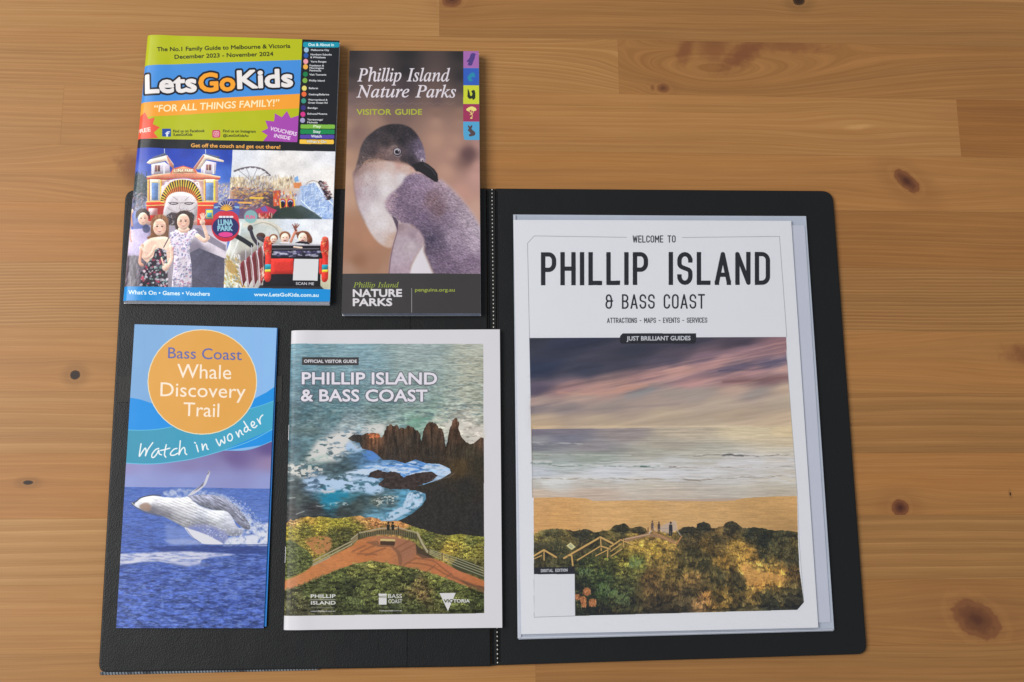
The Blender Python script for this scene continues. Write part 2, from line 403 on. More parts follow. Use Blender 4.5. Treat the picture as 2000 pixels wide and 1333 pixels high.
def print_guide():
    s = Sheet(QUAD['guide'], base=(236, 235, 237))
    ink = (36, 36, 42)
    # --- the beach photograph: sky, sea, sand, dunes
    s.view(1020, 650, 3.5714)
    pic = [(50, 38), (1840, 30), (1857, 330), (1880, 640), (1921, 1150), (1945, 1640), (1958, 1828), (1922, 1870), (20, 1900), (70, 1180)]
    pic = [(50, 38), (1840, 30), (1857, 330), (1880, 640), (1921, 1150), (1954, 1838), (1918, 1886), (73, 1934), (70, 1180)]
    sky = s.field([(50, 40, (52, 53, 66)), (400, 60, (48, 52, 72)), (800, 120, (62, 62, 78)), (1200, 60, (72, 68, 82)), (1500, 70, (82, 72, 84)), (1820, 60, (158, 118, 124)),
                   (100, 250, (48, 56, 80)), (450, 260, (64, 66, 84)), (700, 220, (70, 68, 84)), (1000, 180, (92, 82, 96)), (1300, 170, (140, 112, 122)), (1600, 140, (165, 128, 134)), (1830, 130, (170, 130, 132)),
                   (80, 400, (95, 84, 102)), (300, 390, (176, 136, 132)), (500, 400, (196, 152, 140)), (750, 385, (206, 158, 142)), (900, 300, (185, 142, 138)), (1100, 260, (205, 158, 146)), (1350, 215, (196, 150, 146)), (1500, 240, (120, 104, 122)), (1750, 195, (112, 102, 124)), (1840, 170, (120, 108, 130)),
                   (1200, 340, (186, 142, 140)), (1500, 330, (158, 120, 120)), (1750, 320, (140, 108, 110)), (1600, 270, (180, 138, 138)), (1840, 250, (200, 160, 150)), (1500, 390, (204, 172, 152)), (1840, 380, (206, 178, 152)),
                   (80, 480, (184, 156, 146)), (400, 450, (190, 160, 146)), (830, 415, (150, 142, 140)), (1100, 425, (165, 152, 142)), (1250, 430, (168, 156, 146)), (1650, 405, (158, 148, 142)),
                   (80, 545, (122, 112, 118)), (300, 525, (128, 118, 120)), (600, 510, (150, 136, 130)), (900, 510, (178, 158, 144)), (1400, 480, (196, 178, 154)), (1840, 470, (200, 182, 155)),
                   (100, 610, (196, 172, 140)), (500, 590, (204, 180, 148)), (1000, 590, (206, 184, 152)), (1500, 560, (204, 180, 148)), (1840, 590, (212, 186, 150)),
                   (100, 655, (208, 178, 138)), (600, 655, (208, 184, 148)), (1300, 645, (208, 188, 156)), (1880, 640, (216, 192, 156))], power=3.4, warp=34, wscale=260, seed=3, aniso=3.2, tilt=.16)
    s.poly(pic, sky)
    def streak(seed, sx, sy, tilt, amp):
        def f(X, Y): return 1 + amp * (fbm(X / sx, (Y + tilt * X) / sy, seed, 4) - .5) * 2
        return f
    skyreg = [(50, 38), (1840, 30), (1880, 650), (64, 675)]
    s.tone(skyreg, streak(4, 420, 26, .2, .12)); s.tone(skyreg, streak(9, 700, 52, .12, .09)); s.tone(skyreg, streak(19, 130, 8, .14, .05)); s.poly([(400, 380), (900, 250), (1300, 170), (1840, 40), (1857, 330), (1200, 390), (700, 420), (100, 470)], (232, 176, 158), .35, 30, noise=lambda X, Y: np.clip((fbm(X / 300, (Y + .2 * X) / 16, 61, 4) - .5) * 7, 0, 1)); s.poly([(60, 60), (1500, 40), (1850, 90), (1850, 330), (1200, 330), (60, 560)], (60, 58, 82), .22, 30, noise=lambda X, Y: np.clip((fbm(X / 380, (Y + .22 * X) / 22, 67, 4) - .53) * 7, 0, 1))
    s.line([(1370, 268), (1500, 262), (1620, 258), (1730, 235)], 12, (96, 86, 108), .6, True, feather=10)
    s.line([(1400, 345), (1600, 335), (1850, 312)], 16, (120, 84, 84), .55, True, feather=12)
    s.line([(730, 452), (830, 425), (905, 395)], 26, (150, 150, 150), .6, True, feather=14)
    s.line([(250, 420), (500, 430), (700, 400), (880, 365)], 12, (226, 168, 140), .5, True, feather=14)
    s.line([(60, 515), (400, 540), (800, 518), (1100, 500)], 10, (110, 104, 112), .4, True, feather=14)
    s.poly([(60, 470), (1865, 380), (1882, 655), (64, 676)], (206, 180, 164), .35, 60)
    sea = s.field([(70, 700, (124, 116, 126)), (300, 690, (130, 122, 130)), (700, 700, (150, 138, 134)), (1100, 690, (184, 168, 146)), (1600, 680, (204, 186, 154)), (1880, 690, (210, 188, 150)),
                   (80, 740, (140, 138, 140)), (300, 735, (122, 120, 130)), (70, 800, (120, 118, 124)), (500, 800, (140, 134, 134)), (1000, 780, (168, 158, 142)), (1880, 770, (204, 186, 156)),
                   (70, 855, (150, 154, 146)), (500, 870, (152, 158, 146)), (900, 850, (168, 164, 150)), (1300, 850, (178, 172, 156)), (1880, 830, (196, 186, 168)),
                   (300, 920, (160, 166, 160)), (1000, 900, (184, 180, 172)), (1500, 900, (196, 190, 184)), (1880, 900, (198, 190, 180)),
                   (100, 980, (182, 184, 188)), (600, 980, (190, 190, 192)), (1000, 980, (198, 194, 192)), (1500, 970, (196, 190, 182)), (1880, 970, (196, 186, 172)),
                   (80, 1060, (186, 180, 170)), (200, 1050, (200, 198, 192)), (500, 1050, (192, 184, 172)), (900, 1060, (188, 178, 162)), (1880, 1060, (192, 182, 164)),
                   (80, 1120, (196, 176, 156)), (500, 1120, (190, 170, 152)), (1000, 1120, (190, 176, 160)), (1880, 1110, (188, 176, 158))], power=4, aniso=3.2)
    seareg = [(64, 674), (500, 670), (1000, 664), (1882, 652), (1921, 1150), (70, 1180)]
    s.poly(seareg, sea)
    s.tone(seareg, streak(14, 200, 7, .004, .12)); s.tone(seareg, streak(17, 60, 4, .0, .09)); s.tone(seareg, streak(27, 500, 22, .0, .06))
    s.line([(66, 676), (500, 671)], 3, (108, 104, 116), .6)
    for pts, w, c, a in [([(1200, 862), (1350, 856), (1500, 856), (1545, 860), (1700, 860), (1897, 855)], 7, (120, 112, 104), .85), ([(1400, 858), (1480, 852), (1540, 860)], 11, (84, 84, 82), .9),
                         ([(66, 912), (200, 918)], 13, (86, 108, 98), .7), ([(210, 930), (500, 934), (800, 936), (955, 934)], 7, (104, 122, 108), .8), ([(830, 932), (955, 934)], 15, (72, 98, 86), .8),
                         ([(1025, 938), (1060, 934), (1085, 940)], 11, (98, 88, 84), .9), ([(1085, 942), (1300, 946), (1450, 942), (1600, 944), (1900, 938)], 5, (134, 122, 110), .8),
                         ([(75, 1018), (400, 1020), (700, 1018), (730, 1024), (1050, 1022), (1100, 1016), (1240, 1032), (1400, 1016), (1600, 1010), (1780, 1004), (1820, 996), (1905, 1008)], 6, (134, 122, 104), .85),
                         ([(1080, 1018), (1160, 1024), (1240, 1032), (1310, 1022)], 8, (112, 100, 84), .6), ([(90, 1070), (250, 1062), (420, 1048), (620, 1040)], 4, (160, 142, 124), .7), ([(66, 772), (260, 776), (420, 784)], 6, (112, 112, 118), .6), ([(66, 852), (300, 856), (760, 862)], 5, (134, 138, 126), .5),
                         ([(640, 908), (720, 906)], 5, (128, 130, 122), .7)]:
        s.line([(x, y - w * .9) for x, y in pts], w * 1.6, (222, 216, 208), .5, True, feather=7, noise=lambda X, Y: np.clip((fbm(X / 50, Y / 8, int(w * 7), 3) - .36) * 5, 0, 1))
        s.line([(x, y + 3.5 * math.sin(x / 37. + w) + 2.5 * math.sin(x / 13.)) for x, y in catmull(pts)], w * 1.15, c, a * .95, False, feather=4, noise=lambda X, Y: np.clip(.25 + (fbm(X / 36, Y / 9, int(w * 9), 3) - .36) * 4.5, 0, 1))
        s.line([(x, y + w * 1.1) for x, y in pts], w * .9, (216, 210, 202), .35, True, feather=6, noise=lambda X, Y: np.clip((fbm(X / 30, Y / 8, int(w * 11), 3) - .4) * 5, 0, 1))
    s.line([(150, 1060), (250, 1052), (330, 1040)], 16, (208, 206, 200), .7, True, feather=8)
    s.line([(1100, 930), (1500, 925), (1900, 920)], 12, (214, 208, 202), .5, True, feather=9)
    s.line([(300, 1000), (800, 998), (1050, 1004)], 12, (212, 210, 210), .6, True, feather=9)
    s.poly([(70, 900), (900, 880), (1895, 870), (1915, 1060), (900, 1050), (70, 1050)], (214, 212, 212), .55, 24, noise=lambda X, Y: np.clip((fbm(X / 120, Y / 9, 91, 4) - .44) * 6, 0, 1))
    # sand and dunes
    s.view(1000, 960, 3.125)
    sand = [(127, 40), (300, 36), (450, 42), (500, 60), (800, 56), (1200, 62), (1350, 58), (1420, 42), (1600, 32), (1740, 30), (1760, 300), (1780, 680), (1740, 724), (135, 768)]
    s.poly(sand, s.field([(140, 70, (196, 146, 88)), (600, 75, (206, 160, 100)), (1000, 80, (200, 156, 100)), (1740, 50, (206, 156, 92)), (140, 150, (196, 142, 80)), (600, 150, (208, 158, 96)), (1100, 160, (196, 152, 94)), (1740, 150, (182, 136, 78)),
                          (300, 210, (198, 144, 78)), (800, 210, (190, 146, 86)), (1700, 220, (160, 120, 66))], power=3))
    s.poly(sand, (210, 172, 124), .35)
    s.tone(sand, streak(21, 60, 6, 0, .10)); s.tone(sand, streak(22, 9, 3, 0, .08))
    dune = [(128, 262), (180, 240), (250, 228), (330, 232), (380, 245), (450, 230), (500, 250), (590, 240), (640, 205), (690, 195), (720, 225), (740, 225), (780, 212), (815, 225), (830, 255), (900, 245), (1000, 250), (1040, 222), (1100, 215),
            (1125, 225), (1130, 200), (1170, 185), (1210, 205), (1215, 225), (1290, 215), (1300, 195), (1345, 182), (1385, 205), (1410, 225), (1500, 222), (1600, 240), (1690, 240), (1754, 252), (1780, 680), (1740, 724), (135, 768)]
    G = [(150, 280, (120, 98, 56)), (250, 250, (84, 72, 46)), (330, 285, (112, 90, 52)), (420, 265, (50, 46, 36)), (520, 270, (60, 54, 38)), (600, 260, (96, 78, 46)), (670, 225, (52, 48, 36)), (780, 235, (60, 50, 36)), (850, 270, (120, 88, 52)),
         (150, 330, (60, 52, 38)), (280, 350, (56, 52, 36)), (430, 340, (70, 56, 38)), (750, 300, (170, 128, 66)), (820, 310, (184, 138, 70)), (950, 320, (170, 126, 66)), (870, 350, (180, 138, 62)), (780, 350, (150, 112, 54)),
         (1080, 240, (60, 52, 40)), (1170, 210, (46, 42, 36)), (1260, 240, (110, 80, 48)), (1340, 215, (66, 54, 40)), (1250, 280, (80, 64, 42)), (1100, 300, (90, 70, 46)), (1450, 270, (48, 46, 36)), (1550, 300, (44, 44, 34)), (1650, 270, (66, 58, 40)), (1740, 300, (84, 68, 42)),
         (1100, 380, (70, 60, 40)), (1200, 330, (110, 80, 44)), (1380, 340, (150, 108, 54)), (1450, 380, (150, 104, 52)), (1530, 380, (60, 54, 38)), (1620, 370, (70, 60, 40)), (1740, 420, (52, 46, 36)),
         (450, 430, (56, 58, 36)), (580, 440, (70, 66, 38)), (700, 400, (120, 98, 48)), (760, 440, (108, 108, 56)), (850, 420, (120, 92, 50)), (950, 440, (112, 86, 48)), (1050, 460, (90, 74, 44)), (1180, 450, (62, 54, 36)), (1300, 430, (130, 94, 48)),
         (1420, 460, (196, 142, 76)), (1460, 520, (204, 150, 82)), (1560, 510, (196, 142, 74)), (1640, 530, (186, 132, 70)), (1500, 580, (170, 122, 66)), (1600, 560, (150, 106, 58)), (1720, 520, (90, 66, 42)),
         (420, 520, (40, 42, 30)), (560, 520, (52, 60, 38)), (700, 500, (66, 60, 36)), (850, 520, (100, 72, 46)), (1000, 520, (90, 72, 44)), (1100, 540, (130, 94, 58)), (1250, 520, (70, 60, 40)), (1380, 540, (56, 48, 36)),
         (420, 620, (34, 34, 26)), (560, 610, (48, 58, 36)), (700, 610, (58, 58, 40)), (850, 600, (84, 62, 42)), (1000, 600, (80, 60, 40)), (1100, 620, (66, 54, 38)), (1250, 620, (74, 62, 40)), (1400, 600, (66, 56, 38)), (1550, 640, (58, 54, 42)), (1700, 620, (58, 52, 40)),
         (500, 710, (34, 36, 28)), (700, 710, (44, 42, 32)), (900, 700, (52, 42, 34)), (1050, 700, (56, 46, 36)), (1170, 680, (150, 104, 72)), (1280, 660, (120, 92, 54)), (1400, 690, (78, 64, 44)), (1600, 700, (50, 48, 40)), (1750, 680, (46, 42, 38))]
    dune = jag(dune[:32], 4, 12, 3, False) + dune[32:]
    s.poly(dune, s.field(G, power=3.4, warp=26, wscale=70, seed=11))
    clump = lambda X, Y: 1 + .85 * (fbm(X / 34, Y / 26, 31, 4) - .5) * 2 * .8 + .35 * (fbm(X / 7, Y / 9, 33, 2) - .5) * 2
    s.tone(dune, clump)
    b_, m_ = s.mask(dune); s.img[b_] = s.img[b_] * (1 - m_[..., None] * (1 - np.array([.98, 1.07, 1.02], np.float32)))
    s.tufts([(130, 262), (640, 230), (1040, 240), (1754, 262), (1760, 420), (1300, 400), (700, 400), (130, 450)], 760, 12, 3, 8, 1.0, 1.7, .62)
    s.tufts([(130, 440), (700, 380), (1300, 380), (1760, 400), (1775, 700), (135, 760)], 1300, 17, 4, 10, .8, 1.7, .6, .6)
    s.tufts([(390, 420), (700, 400), (760, 560), (700, 740), (390, 750)], 380, 18, 5, 14, 1, 1.8, .5, leafy=True)
    s.dabs(dune, 700, [(176, 142, 76), (140, 112, 60), (196, 156, 84)], .9, 20, 1.35, .45, 3, .5)
    s.poly([(1400, 455), (1450, 450), (1500, 490), (1600, 500), (1672, 535), (1650, 560), (1560, 540), (1540, 585), (1470, 600), (1430, 540)], (204, 150, 82), .75, 10, True)
    s.dabs([(1400, 455), (1672, 500), (1650, 570), (1440, 600)], 120, [(150, 108, 58), (214, 162, 92)], 2, 10, 0, .6, 8, .5)
    for cx, cy, r in [(458, 612, 22), (436, 662, 20), (492, 680, 22), (400, 645, 16), (440, 690, 16)]:
        s.ell(cx, cy, r, r * 1.15, (176, 110, 66), .9, 5); s.dabs([(cx - r, cy - r), (cx + r, cy - r), (cx + r, cy + r), (cx - r, cy + r)], 24, [(206, 142, 92), (120, 70, 44)], 2.5, 5, 1.5, .8, cx, .7)
    s.tufts([(1420, 560), (1640, 560), (1775, 600), (1770, 700), (1150, 720), (1200, 600)], 200, 26, 8, 12, .9, 1.6, .5)
    for cx, cy in [(560, 590), (680, 660), (610, 620), (450, 490), (760, 440)]:
        s.dabs([(cx - 40, cy - 25), (cx + 40, cy - 25), (cx + 40, cy + 25), (cx - 40, cy + 25)], 40, [(96, 120, 74), (124, 140, 90)], 2, 16, 1.2, 1.0, cx, .6)
    for cx, cy, rx, ry in [(665, 222, 48, 20), (775, 238, 36, 14), (1170, 212, 40, 22), (1345, 216, 44, 26), (440, 258, 60, 20), (290, 256, 44, 16), (1075, 236, 40, 14), (1480, 252, 60, 20), (1690, 260, 44, 14)]:
        s.tufts([(cx - rx, cy + ry), (cx - rx * .7, cy), (cx, cy - ry * .6), (cx + rx * .7, cy), (cx + rx, cy + ry)], 34, 12, int(cx), 10, 1.3, 1.5, .45, leafy=True)
        s.dabs([(cx - rx, cy + ry), (cx - rx * .7, cy), (cx, cy - ry), (cx + rx * .7, cy), (cx + rx, cy + ry)], 60, [(46, 44, 34), (64, 58, 40), (36, 34, 28)], 2, 6, 1, 1.5, int(cx), .6)
    # boardwalk rails, sign, people
    wood = (196, 156, 92); dk = (66, 48, 34)
    s.poly([(680, 290), (830, 255), (900, 260), (1000, 300), (990, 320), (900, 285), (830, 275), (700, 310)], (150, 116, 84), .9)
    s.line([(690, 292), (840, 262)], 6, (196, 160, 128)); s.line([(870, 252), (1005, 322)], 8, (176, 128, 86)); s.line([(1005, 322), (1036, 276)], 8, (176, 124, 80))
    for pts, w in [([(318, 408), (540, 280)], 15), ([(540, 280), (615, 318)], 15), ([(345, 390), (365, 392), (372, 452)], 13), ([(400, 420), (540, 335)], 10), ([(542, 290), (546, 362)], 9), ([(545, 335), (600, 352)], 11), ([(600, 340), (665, 296)], 12),
                   ([(665, 296), (735, 326)], 10), ([(604, 366), (668, 322)], 8), ([(606, 396), (672, 352)], 8), ([(586, 350), (584, 400)], 10), ([(680, 292), (683, 340)], 9), ([(512, 394), (580, 360)], 8),
                   ([(132, 395), (195, 358), (270, 402)], 14), ([(196, 365), (196, 420)], 9), ([(135, 412), (180, 392)], 8)]:
        s.line([(x, y + 4) for x, y in pts], w, dk, .5); s.line(pts, w * .72, wood)
    s.poly([(420, 368), (435, 360), (440, 385), (425, 392)], (50, 40, 32), .8)
    s.poly([(332, 332), (358, 312), (390, 340), (364, 358)], (206, 196, 140)); s.poly([(345, 332), (358, 322), (376, 340), (362, 348)], (170, 165, 130))
    s.poly([(905, 215), (960, 190), (1000, 180), (1005, 240), (960, 260), (910, 250)], (176, 168, 176), .5, 6)
    for x, y, h, c in [(858, 210, 62, (96, 78, 72)), (898, 215, 62, (74, 62, 62)), (970, 230, 88, (44, 46, 52)), (832, 232, 26, (110, 60, 54))]:
        s.ell(x, y - h * .42, h * .07, h * .09, (70, 54, 48)); s.poly([(x - h * .12, y - h * .3), (x + h * .12, y - h * .3), (x + h * .13, y + h * .06), (x + h * .1, y + h * .5), (x + .02 * h, y + h * .5), (x, y + h * .15), (x - .03 * h, y + h * .5), (x - .11 * h, y + h * .5), (x - h * .13, y)], c)
    s.line([(865, 215), (875, 240)], 5, (180, 160, 150)); s.line([(850, 240), (840, 255)], 5, (200, 190, 190))
    s.line([(885, 235), (960, 225)], 4, (150, 140, 140), .7)
    s.line([(1000, 190), (1010, 240), (1030, 270)], 5, (190, 176, 170), .7)
    s.tone([(127, -400), (1736, -400), (1781, 680), (1740, 724), (135, 768)], lambda X, Y: 1.10 + 0 * X)
    # white paper round the picture again, cut corner, panel of the digital edition (its code left blank)
    P = (236, 235, 237)
    s.poly([(1739, 20), (1745, 300), (1754, 480), (1781, 677), (1950, 700), (1950, 20)], P)
    s.poly([(1672, -860), (1687, -680), (1707, -409), (1743, 37), (1752, 300), (1781, 677), (1960, 700), (1960, -860)], P); s.line([(1675, -860), (1687, -680), (1707, -409), (1743, 37), (1752, 300), (1781, 677)], 1.8, (110, 108, 112), .7)
    s.poly([(1781, 676), (1900, 676), (1900, 800), (1600, 800), (1600, 727.5), (1742, 723)], P)
    s.poly([(100, 769), (387, 760), (1742, 723), (1900, 760), (1900, 1100), (60, 1100)], P)
    s.poly([(134, 505), (384, 504), (387.5, 761), (135, 769)], (232, 231, 233)); s.line([(134, 505), (135, 768), (387, 760), (384, 504)], 1.6, (90, 90, 94))
    s.poly([(134, 464), (382, 462), (384, 505), (134, 506)], ink)
    s.pen('DIGITAL EDITION', (177, 494), (340, 490), 19, 3.6, (214, 214, 216), gap=.26)
    s.poly([(60, 40), (132, 40), (135, 770), (60, 800)], P)
    # title block
    s.view(990, 400, 3.0769)
    s.poly([(20, 50), (1900, 50), (1900, 840), (1682, 797), (133, 802), (20, 820)], P)
    s.poly([(1682, 790), (1900, 790), (1960, 1100), (1726, 1100)], P)
    s.line([(720, 198), (165, 189), (124, 233), (136, 802)], 2.2, (120, 120, 124)); s.line([(1055, 199), (1638, 192), (1682, 797)], 2.2, (120, 120, 124))
    s.pen('WELCOME TO', (757, 230), (1015, 229), 43, 6, (48, 48, 54), gap=.26)
    s.pen('PHILLIP ISLAND', (205, 486), (1582, 484), 199, 27, ink, gap=.33)
    s.pen('& BASS COAST', (593, 628), (1190, 627), 88, 9.5, ink, gap=.28)
    s.pen('ATTRACTIONS - MAPS - EVENTS - SERVICES', (603, 713), (1205, 711), 31, 4.2, (58, 58, 64), gap=.24)
    s.poly([(681, 792), (697, 775), (1138, 775), (1138, 822), (1126, 836), (690, 836), (681, 828)], ink)
    s.text('JUST BRILLIANT GUIDES', (720, 819), (1105, 817), 27, (214, 214, 218), 2.2)
    return s

def print_whale():
    s = Sheet(QUAD['whale'], base=(134, 180, 228))
    s.view(210, 620, 4.443)
    s.tone([(0, 0), (1600, 0), (1600, 1400), (0, 1400)], lambda X, Y: 1 - .05 * np.exp(-((X - 350) / 350) ** 2) + .04 * (X / 1500))
    bl = (8, 146, 228)
    s.poly([(150, 706), (205, 708), (290, 724), (400, 762), (700, 800), (1200, 735), (1280, 712), (1380, 660), (1480, 590), (1480, 1100), (150, 1300)], bl, smooth=False)
    teal = [(150, 988), (300, 992), (430, 984), (560, 962), (800, 950), (1230, 805), (1350, 770), (1480, 720), (1480, 960), (1300, 1040), (1010, 1165), (760, 1235), (600, 1262), (450, 1280), (300, 1284), (150, 1274)]
    s.poly(teal, (62, 158, 190))
    s.tone(teal, lambda X, Y: 1 + .06 * (X / 700 - 1))
    s.line([(150, 989), (300, 992), (430, 984), (560, 962)], 7, (96, 184, 222), 1, True); s.line([(1230, 805), (1350, 770), (1480, 720)], 7, (96, 184, 222), 1, True)
    # the photograph below: evening sky and sea
    sky = [(100, 1276), (300, 1286), (450, 1282), (600, 1264), (760, 1237), (1010, 1167), (1180, 1166), (1300, 1140), (1500, 1060), (1500, 1560), (100, 1560)]
    s.poly(sky, s.field([(180, 1330, (150, 146, 196)), (700, 1300, (134, 126, 176)), (1100, 1200, (112, 96, 150)), (1400, 1130, (100, 84, 140)), (1400, 1300, (150, 130, 170)), (1000, 1350, (134, 128, 178)), (200, 1450, (146, 158, 212)), (700, 1450, (142, 150, 206)), (1400, 1450, (150, 156, 208))], power=3))
    s.poly([(100, 1380), (1500, 1330), (1500, 1560), (100, 1560)], (146, 156, 210), .6, 70)
    s.line([(150, 1276), (300, 1285), (450, 1281), (600, 1263), (760, 1236), (1010, 1166), (1250, 1080), (1480, 955)], 7, (110, 190, 226), 1, True)
    s.line([(1010, 1166), (1180, 1166), (1300, 1138), (1480, 1062)], 6, (120, 180, 226), 1, True)
    s.ell(824, 568, 476, 462, (236, 222, 186)); s.ell(824, 568, 468, 454, (228, 166, 78))
    s.text('Bass Coast', (527, 361), (1167, 378), 96, (104, 106, 168), 1.2)
    s.text('Whale', (606, 533), (1075, 545), 122, (252, 234, 214), 0)
    s.text('Discovery', (460, 693), (1199, 712), 120, (252, 234, 214), 0)
    s.text('Trail', (660, 866), (970, 876), 118, (252, 234, 214), 0)
    W = (244, 246, 246)
    for st in [[(292, 1110), (284, 1160), (277, 1218), (300, 1185), (328, 1148), (336, 1176), (330, 1214), (352, 1160), (394, 1100)],
               [(446, 1150), (420, 1160), (390, 1196), (386, 1224), (402, 1228), (428, 1200), (446, 1166), (450, 1196), (470, 1206)],
               [(512, 1118), (502, 1160), (496, 1206), (508, 1226)], [(462, 1168), (500, 1160), (542, 1148)],
               [(604, 1150), (578, 1158), (550, 1190), (552, 1208), (580, 1208), (612, 1192)],
               [(634, 1084), (628, 1150), (622, 1205), (640, 1165), (664, 1142), (674, 1160), (676, 1190), (690, 1203)],
               [(774, 1120), (782, 1150), (790, 1178)], [(758, 1098), (766, 1104)],
               [(822, 1112), (826, 1140), (830, 1164), (836, 1134), (852, 1112), (862, 1126), (866, 1150), (876, 1158)],
               [(944, 1070), (958, 1100), (976, 1126), (984, 1098), (988, 1076), (1002, 1092), (1018, 1104), (1020, 1076), (1014, 1048)],
               [(1060, 1022), (1044, 1044), (1050, 1078), (1074, 1082), (1086, 1056), (1076, 1028), (1060, 1022)],
               [(1116, 1006), (1130, 1030), (1142, 1050), (1140, 1018), (1148, 992), (1160, 1000), (1166, 1020), (1180, 1030)],
               [(1212, 960), (1192, 972), (1190, 1000), (1208, 1004), (1222, 980), (1216, 958)], [(1184, 914), (1206, 950), (1226, 984), (1244, 992)],
               [(1252, 950), (1272, 944), (1276, 924), (1258, 916), (1248, 936), (1258, 962), (1280, 968), (1298, 950)],
               [(1300, 892), (1314, 914), (1328, 936), (1322, 904), (1330, 876), (1348, 858)]]:
        s.line(st, 11, W, 1, True)
    s.view(210, 900, 3.8086)
    sea = [(60, 206), (600, 210), (1260, 219), (1260, 1300), (40, 1300)]
    s.poly(sea, s.field([(140, 230, (72, 106, 192)), (700, 230, (84, 116, 196)), (1180, 240, (80, 112, 196)), (150, 400, (66, 96, 184)), (500, 520, (76, 104, 186)), (200, 600, (66, 92, 176)), (1150, 400, (90, 120, 196)),
                         (300, 820, (56, 78, 156)), (900, 780, (66, 88, 164)), (300, 950, (70, 92, 176)), (900, 950, (72, 94, 176)), (300, 1100, (66, 90, 172)), (900, 1100, (62, 84, 164)), (200, 1220, (72, 94, 174)), (1100, 1220, (64, 84, 160))], power=3))
    s.poly(sea, (100, 126, 192), .30)
    def swell(X, Y):
        q = np.clip((Y - 210) / 900, .12, 1.2)
        V = 46 * np.log(np.clip(Y - 120, 40, None) / 90.)
        a = fbm(X / 46, V * 1.35 + .5 * fbm(X / 90, Y / 60, 2, 2), 51, 3)
        b = fbm(X / 17, V * 3.0, 57, 2)
        return .97 + (.42 * (a - .5) + .26 * (b - .5)) * 2 * (.35 + .65 * q)
    s.tone(sea, swell)
    def ridge(X, Y):
        q = np.clip((Y - 210) / 900, .1, 1.1); a = fbm(X / 34, Y / 8 + .8 * fbm(X / 80, Y / 50, 4, 2), 71, 3)
        return np.clip((a - .53) * 6, 0, 1)
    s.poly([(40, 640), (1260, 640), (1260, 1300), (40, 1300)], (128, 152, 216), .55, noise=ridge)
    s.poly([(40, 640), (1260, 640), (1260, 1300), (40, 1300)], (40, 54, 118), .5, noise=lambda X, Y: np.clip((fbm(X / 70, Y / 11, 83, 3) - .57) * 7, 0, 1))
    # wake of foam and dark swell
    s.poly([(300, 655), (600, 640), (900, 640), (1200, 636), (1200, 700), (980, 700), (700, 690), (420, 690)], (50, 66, 128), .75, 8, noise=lambda X, Y: .45 + fbm(X / 50, Y / 10, 90, 3))
    s.poly([(80, 700), (350, 690), (600, 682), (860, 698), (965, 706), (800, 722), (700, 745), (690, 775), (600, 792), (480, 772), (380, 756), (250, 762), (80, 788)], (212, 212, 228), .95, 8, noise=lambda X, Y: np.clip(.25 + 1.7 * (fbm(X / 55, Y / 12, 61, 4) - .16), 0, 1))
    s.poly([(420, 600), (560, 590), (760, 610), (700, 632), (480, 632)], (206, 208, 226), .5, 12)
    s.poly([(450, 760), (560, 800), (800, 790), (700, 760)], (150, 160, 206), .4, 12)
    # spray
    def mist(seed, k=1.6, sx=26, sy=26): return lambda X, Y: np.clip((fbm(X / sx, Y / sy, seed, 4) - .28) * k, 0, 1)
    s.poly([(400, 270), (420, 235), (520, 218), (640, 225), (760, 235), (860, 262), (960, 320), (1050, 400), (1110, 480), (1060, 520), (950, 420), (800, 340), (600, 300)], (196, 204, 226), .85, 14, noise=mist(8, 2.4))
    s.poly([(1020, 420), (1150, 480), (1200, 470), (1210, 640), (860, 640), (880, 590), (980, 560)], (214, 218, 232), .95, 12, noise=mist(12, 3.2))
    s.poly([(430, 470), (600, 520), (680, 600), (560, 640), (440, 620)], (150, 166, 216), .45, 26)
    s.poly([(40, 225), (1260, 232), (1260, 640), (40, 640)], (120, 146, 214), .4, noise=lambda X, Y: np.clip((fbm(X / 26, Y / 5 + .5 * fbm(X / 80, Y / 50, 4, 2), 73, 3) - .54) * 7, 0, 1))
    # whale: dark back, white pleated belly, flippers
    s.model = (.34, 40)
    back = [(600, 282), (640, 268), (740, 262), (830, 272), (900, 305), (970, 360), (1020, 420), (1064, 505), (1030, 520), (960, 470), (900, 400), (800, 380), (700, 350), (640, 310)]
    s.poly(back, (136, 138, 156), 1, 3, True)
    s.tone(back, lambda X, Y: .55 + 1.0 * fbm((X + Y) / 46, (Y - .6 * X) / 7, 66, 3))
    belly = [(196, 338), (218, 316), (250, 288), (330, 270), (430, 282), (540, 286), (600, 280), (650, 320), (700, 352), (790, 378), (880, 384), (930, 430), (960, 490), (1010, 540), (960, 570), (880, 560), (780, 510), (680, 500), (585, 508), (540, 488), (460, 446), (400, 418), (310, 396), (235, 366)]
    bc = s.field([(220, 335, (204, 204, 208)), (300, 300, (222, 222, 224)), (450, 310, (224, 224, 228)), (600, 330, (228, 228, 232)), (800, 420, (218, 220, 226)), (330, 380, (150, 148, 160)), (430, 410, (170, 168, 180)), (560, 450, (206, 206, 214)), (700, 470, (196, 198, 212)), (900, 500, (206, 208, 222)), (960, 540, (196, 200, 220))], power=3)
    s.poly(belly, bc, 1, 2, True)
    s.model = None
    s.tone(belly, lambda X, Y: 1 - .14 * np.clip((X - 300) / 200, 0, 1) * np.clip((1000 - X) / 300, 0, 1) * (np.sin((Y - .42 * X + 14 * fbm(X / 120, Y / 60, 5, 2)) / 3.4) > .2))
    s.tone(belly, lambda X, Y: 1 + .16 * (fbm(X / 40, Y / 14, 76, 3) - .5) * 2)
    s.poly([(240, 345), (285, 322), (320, 340), (325, 372), (290, 385), (250, 368)], (160, 128, 112), .8, 8, True); s.poly([(330, 360), (400, 385), (440, 410), (380, 400), (330, 385)], (120, 120, 134), .6, 6)
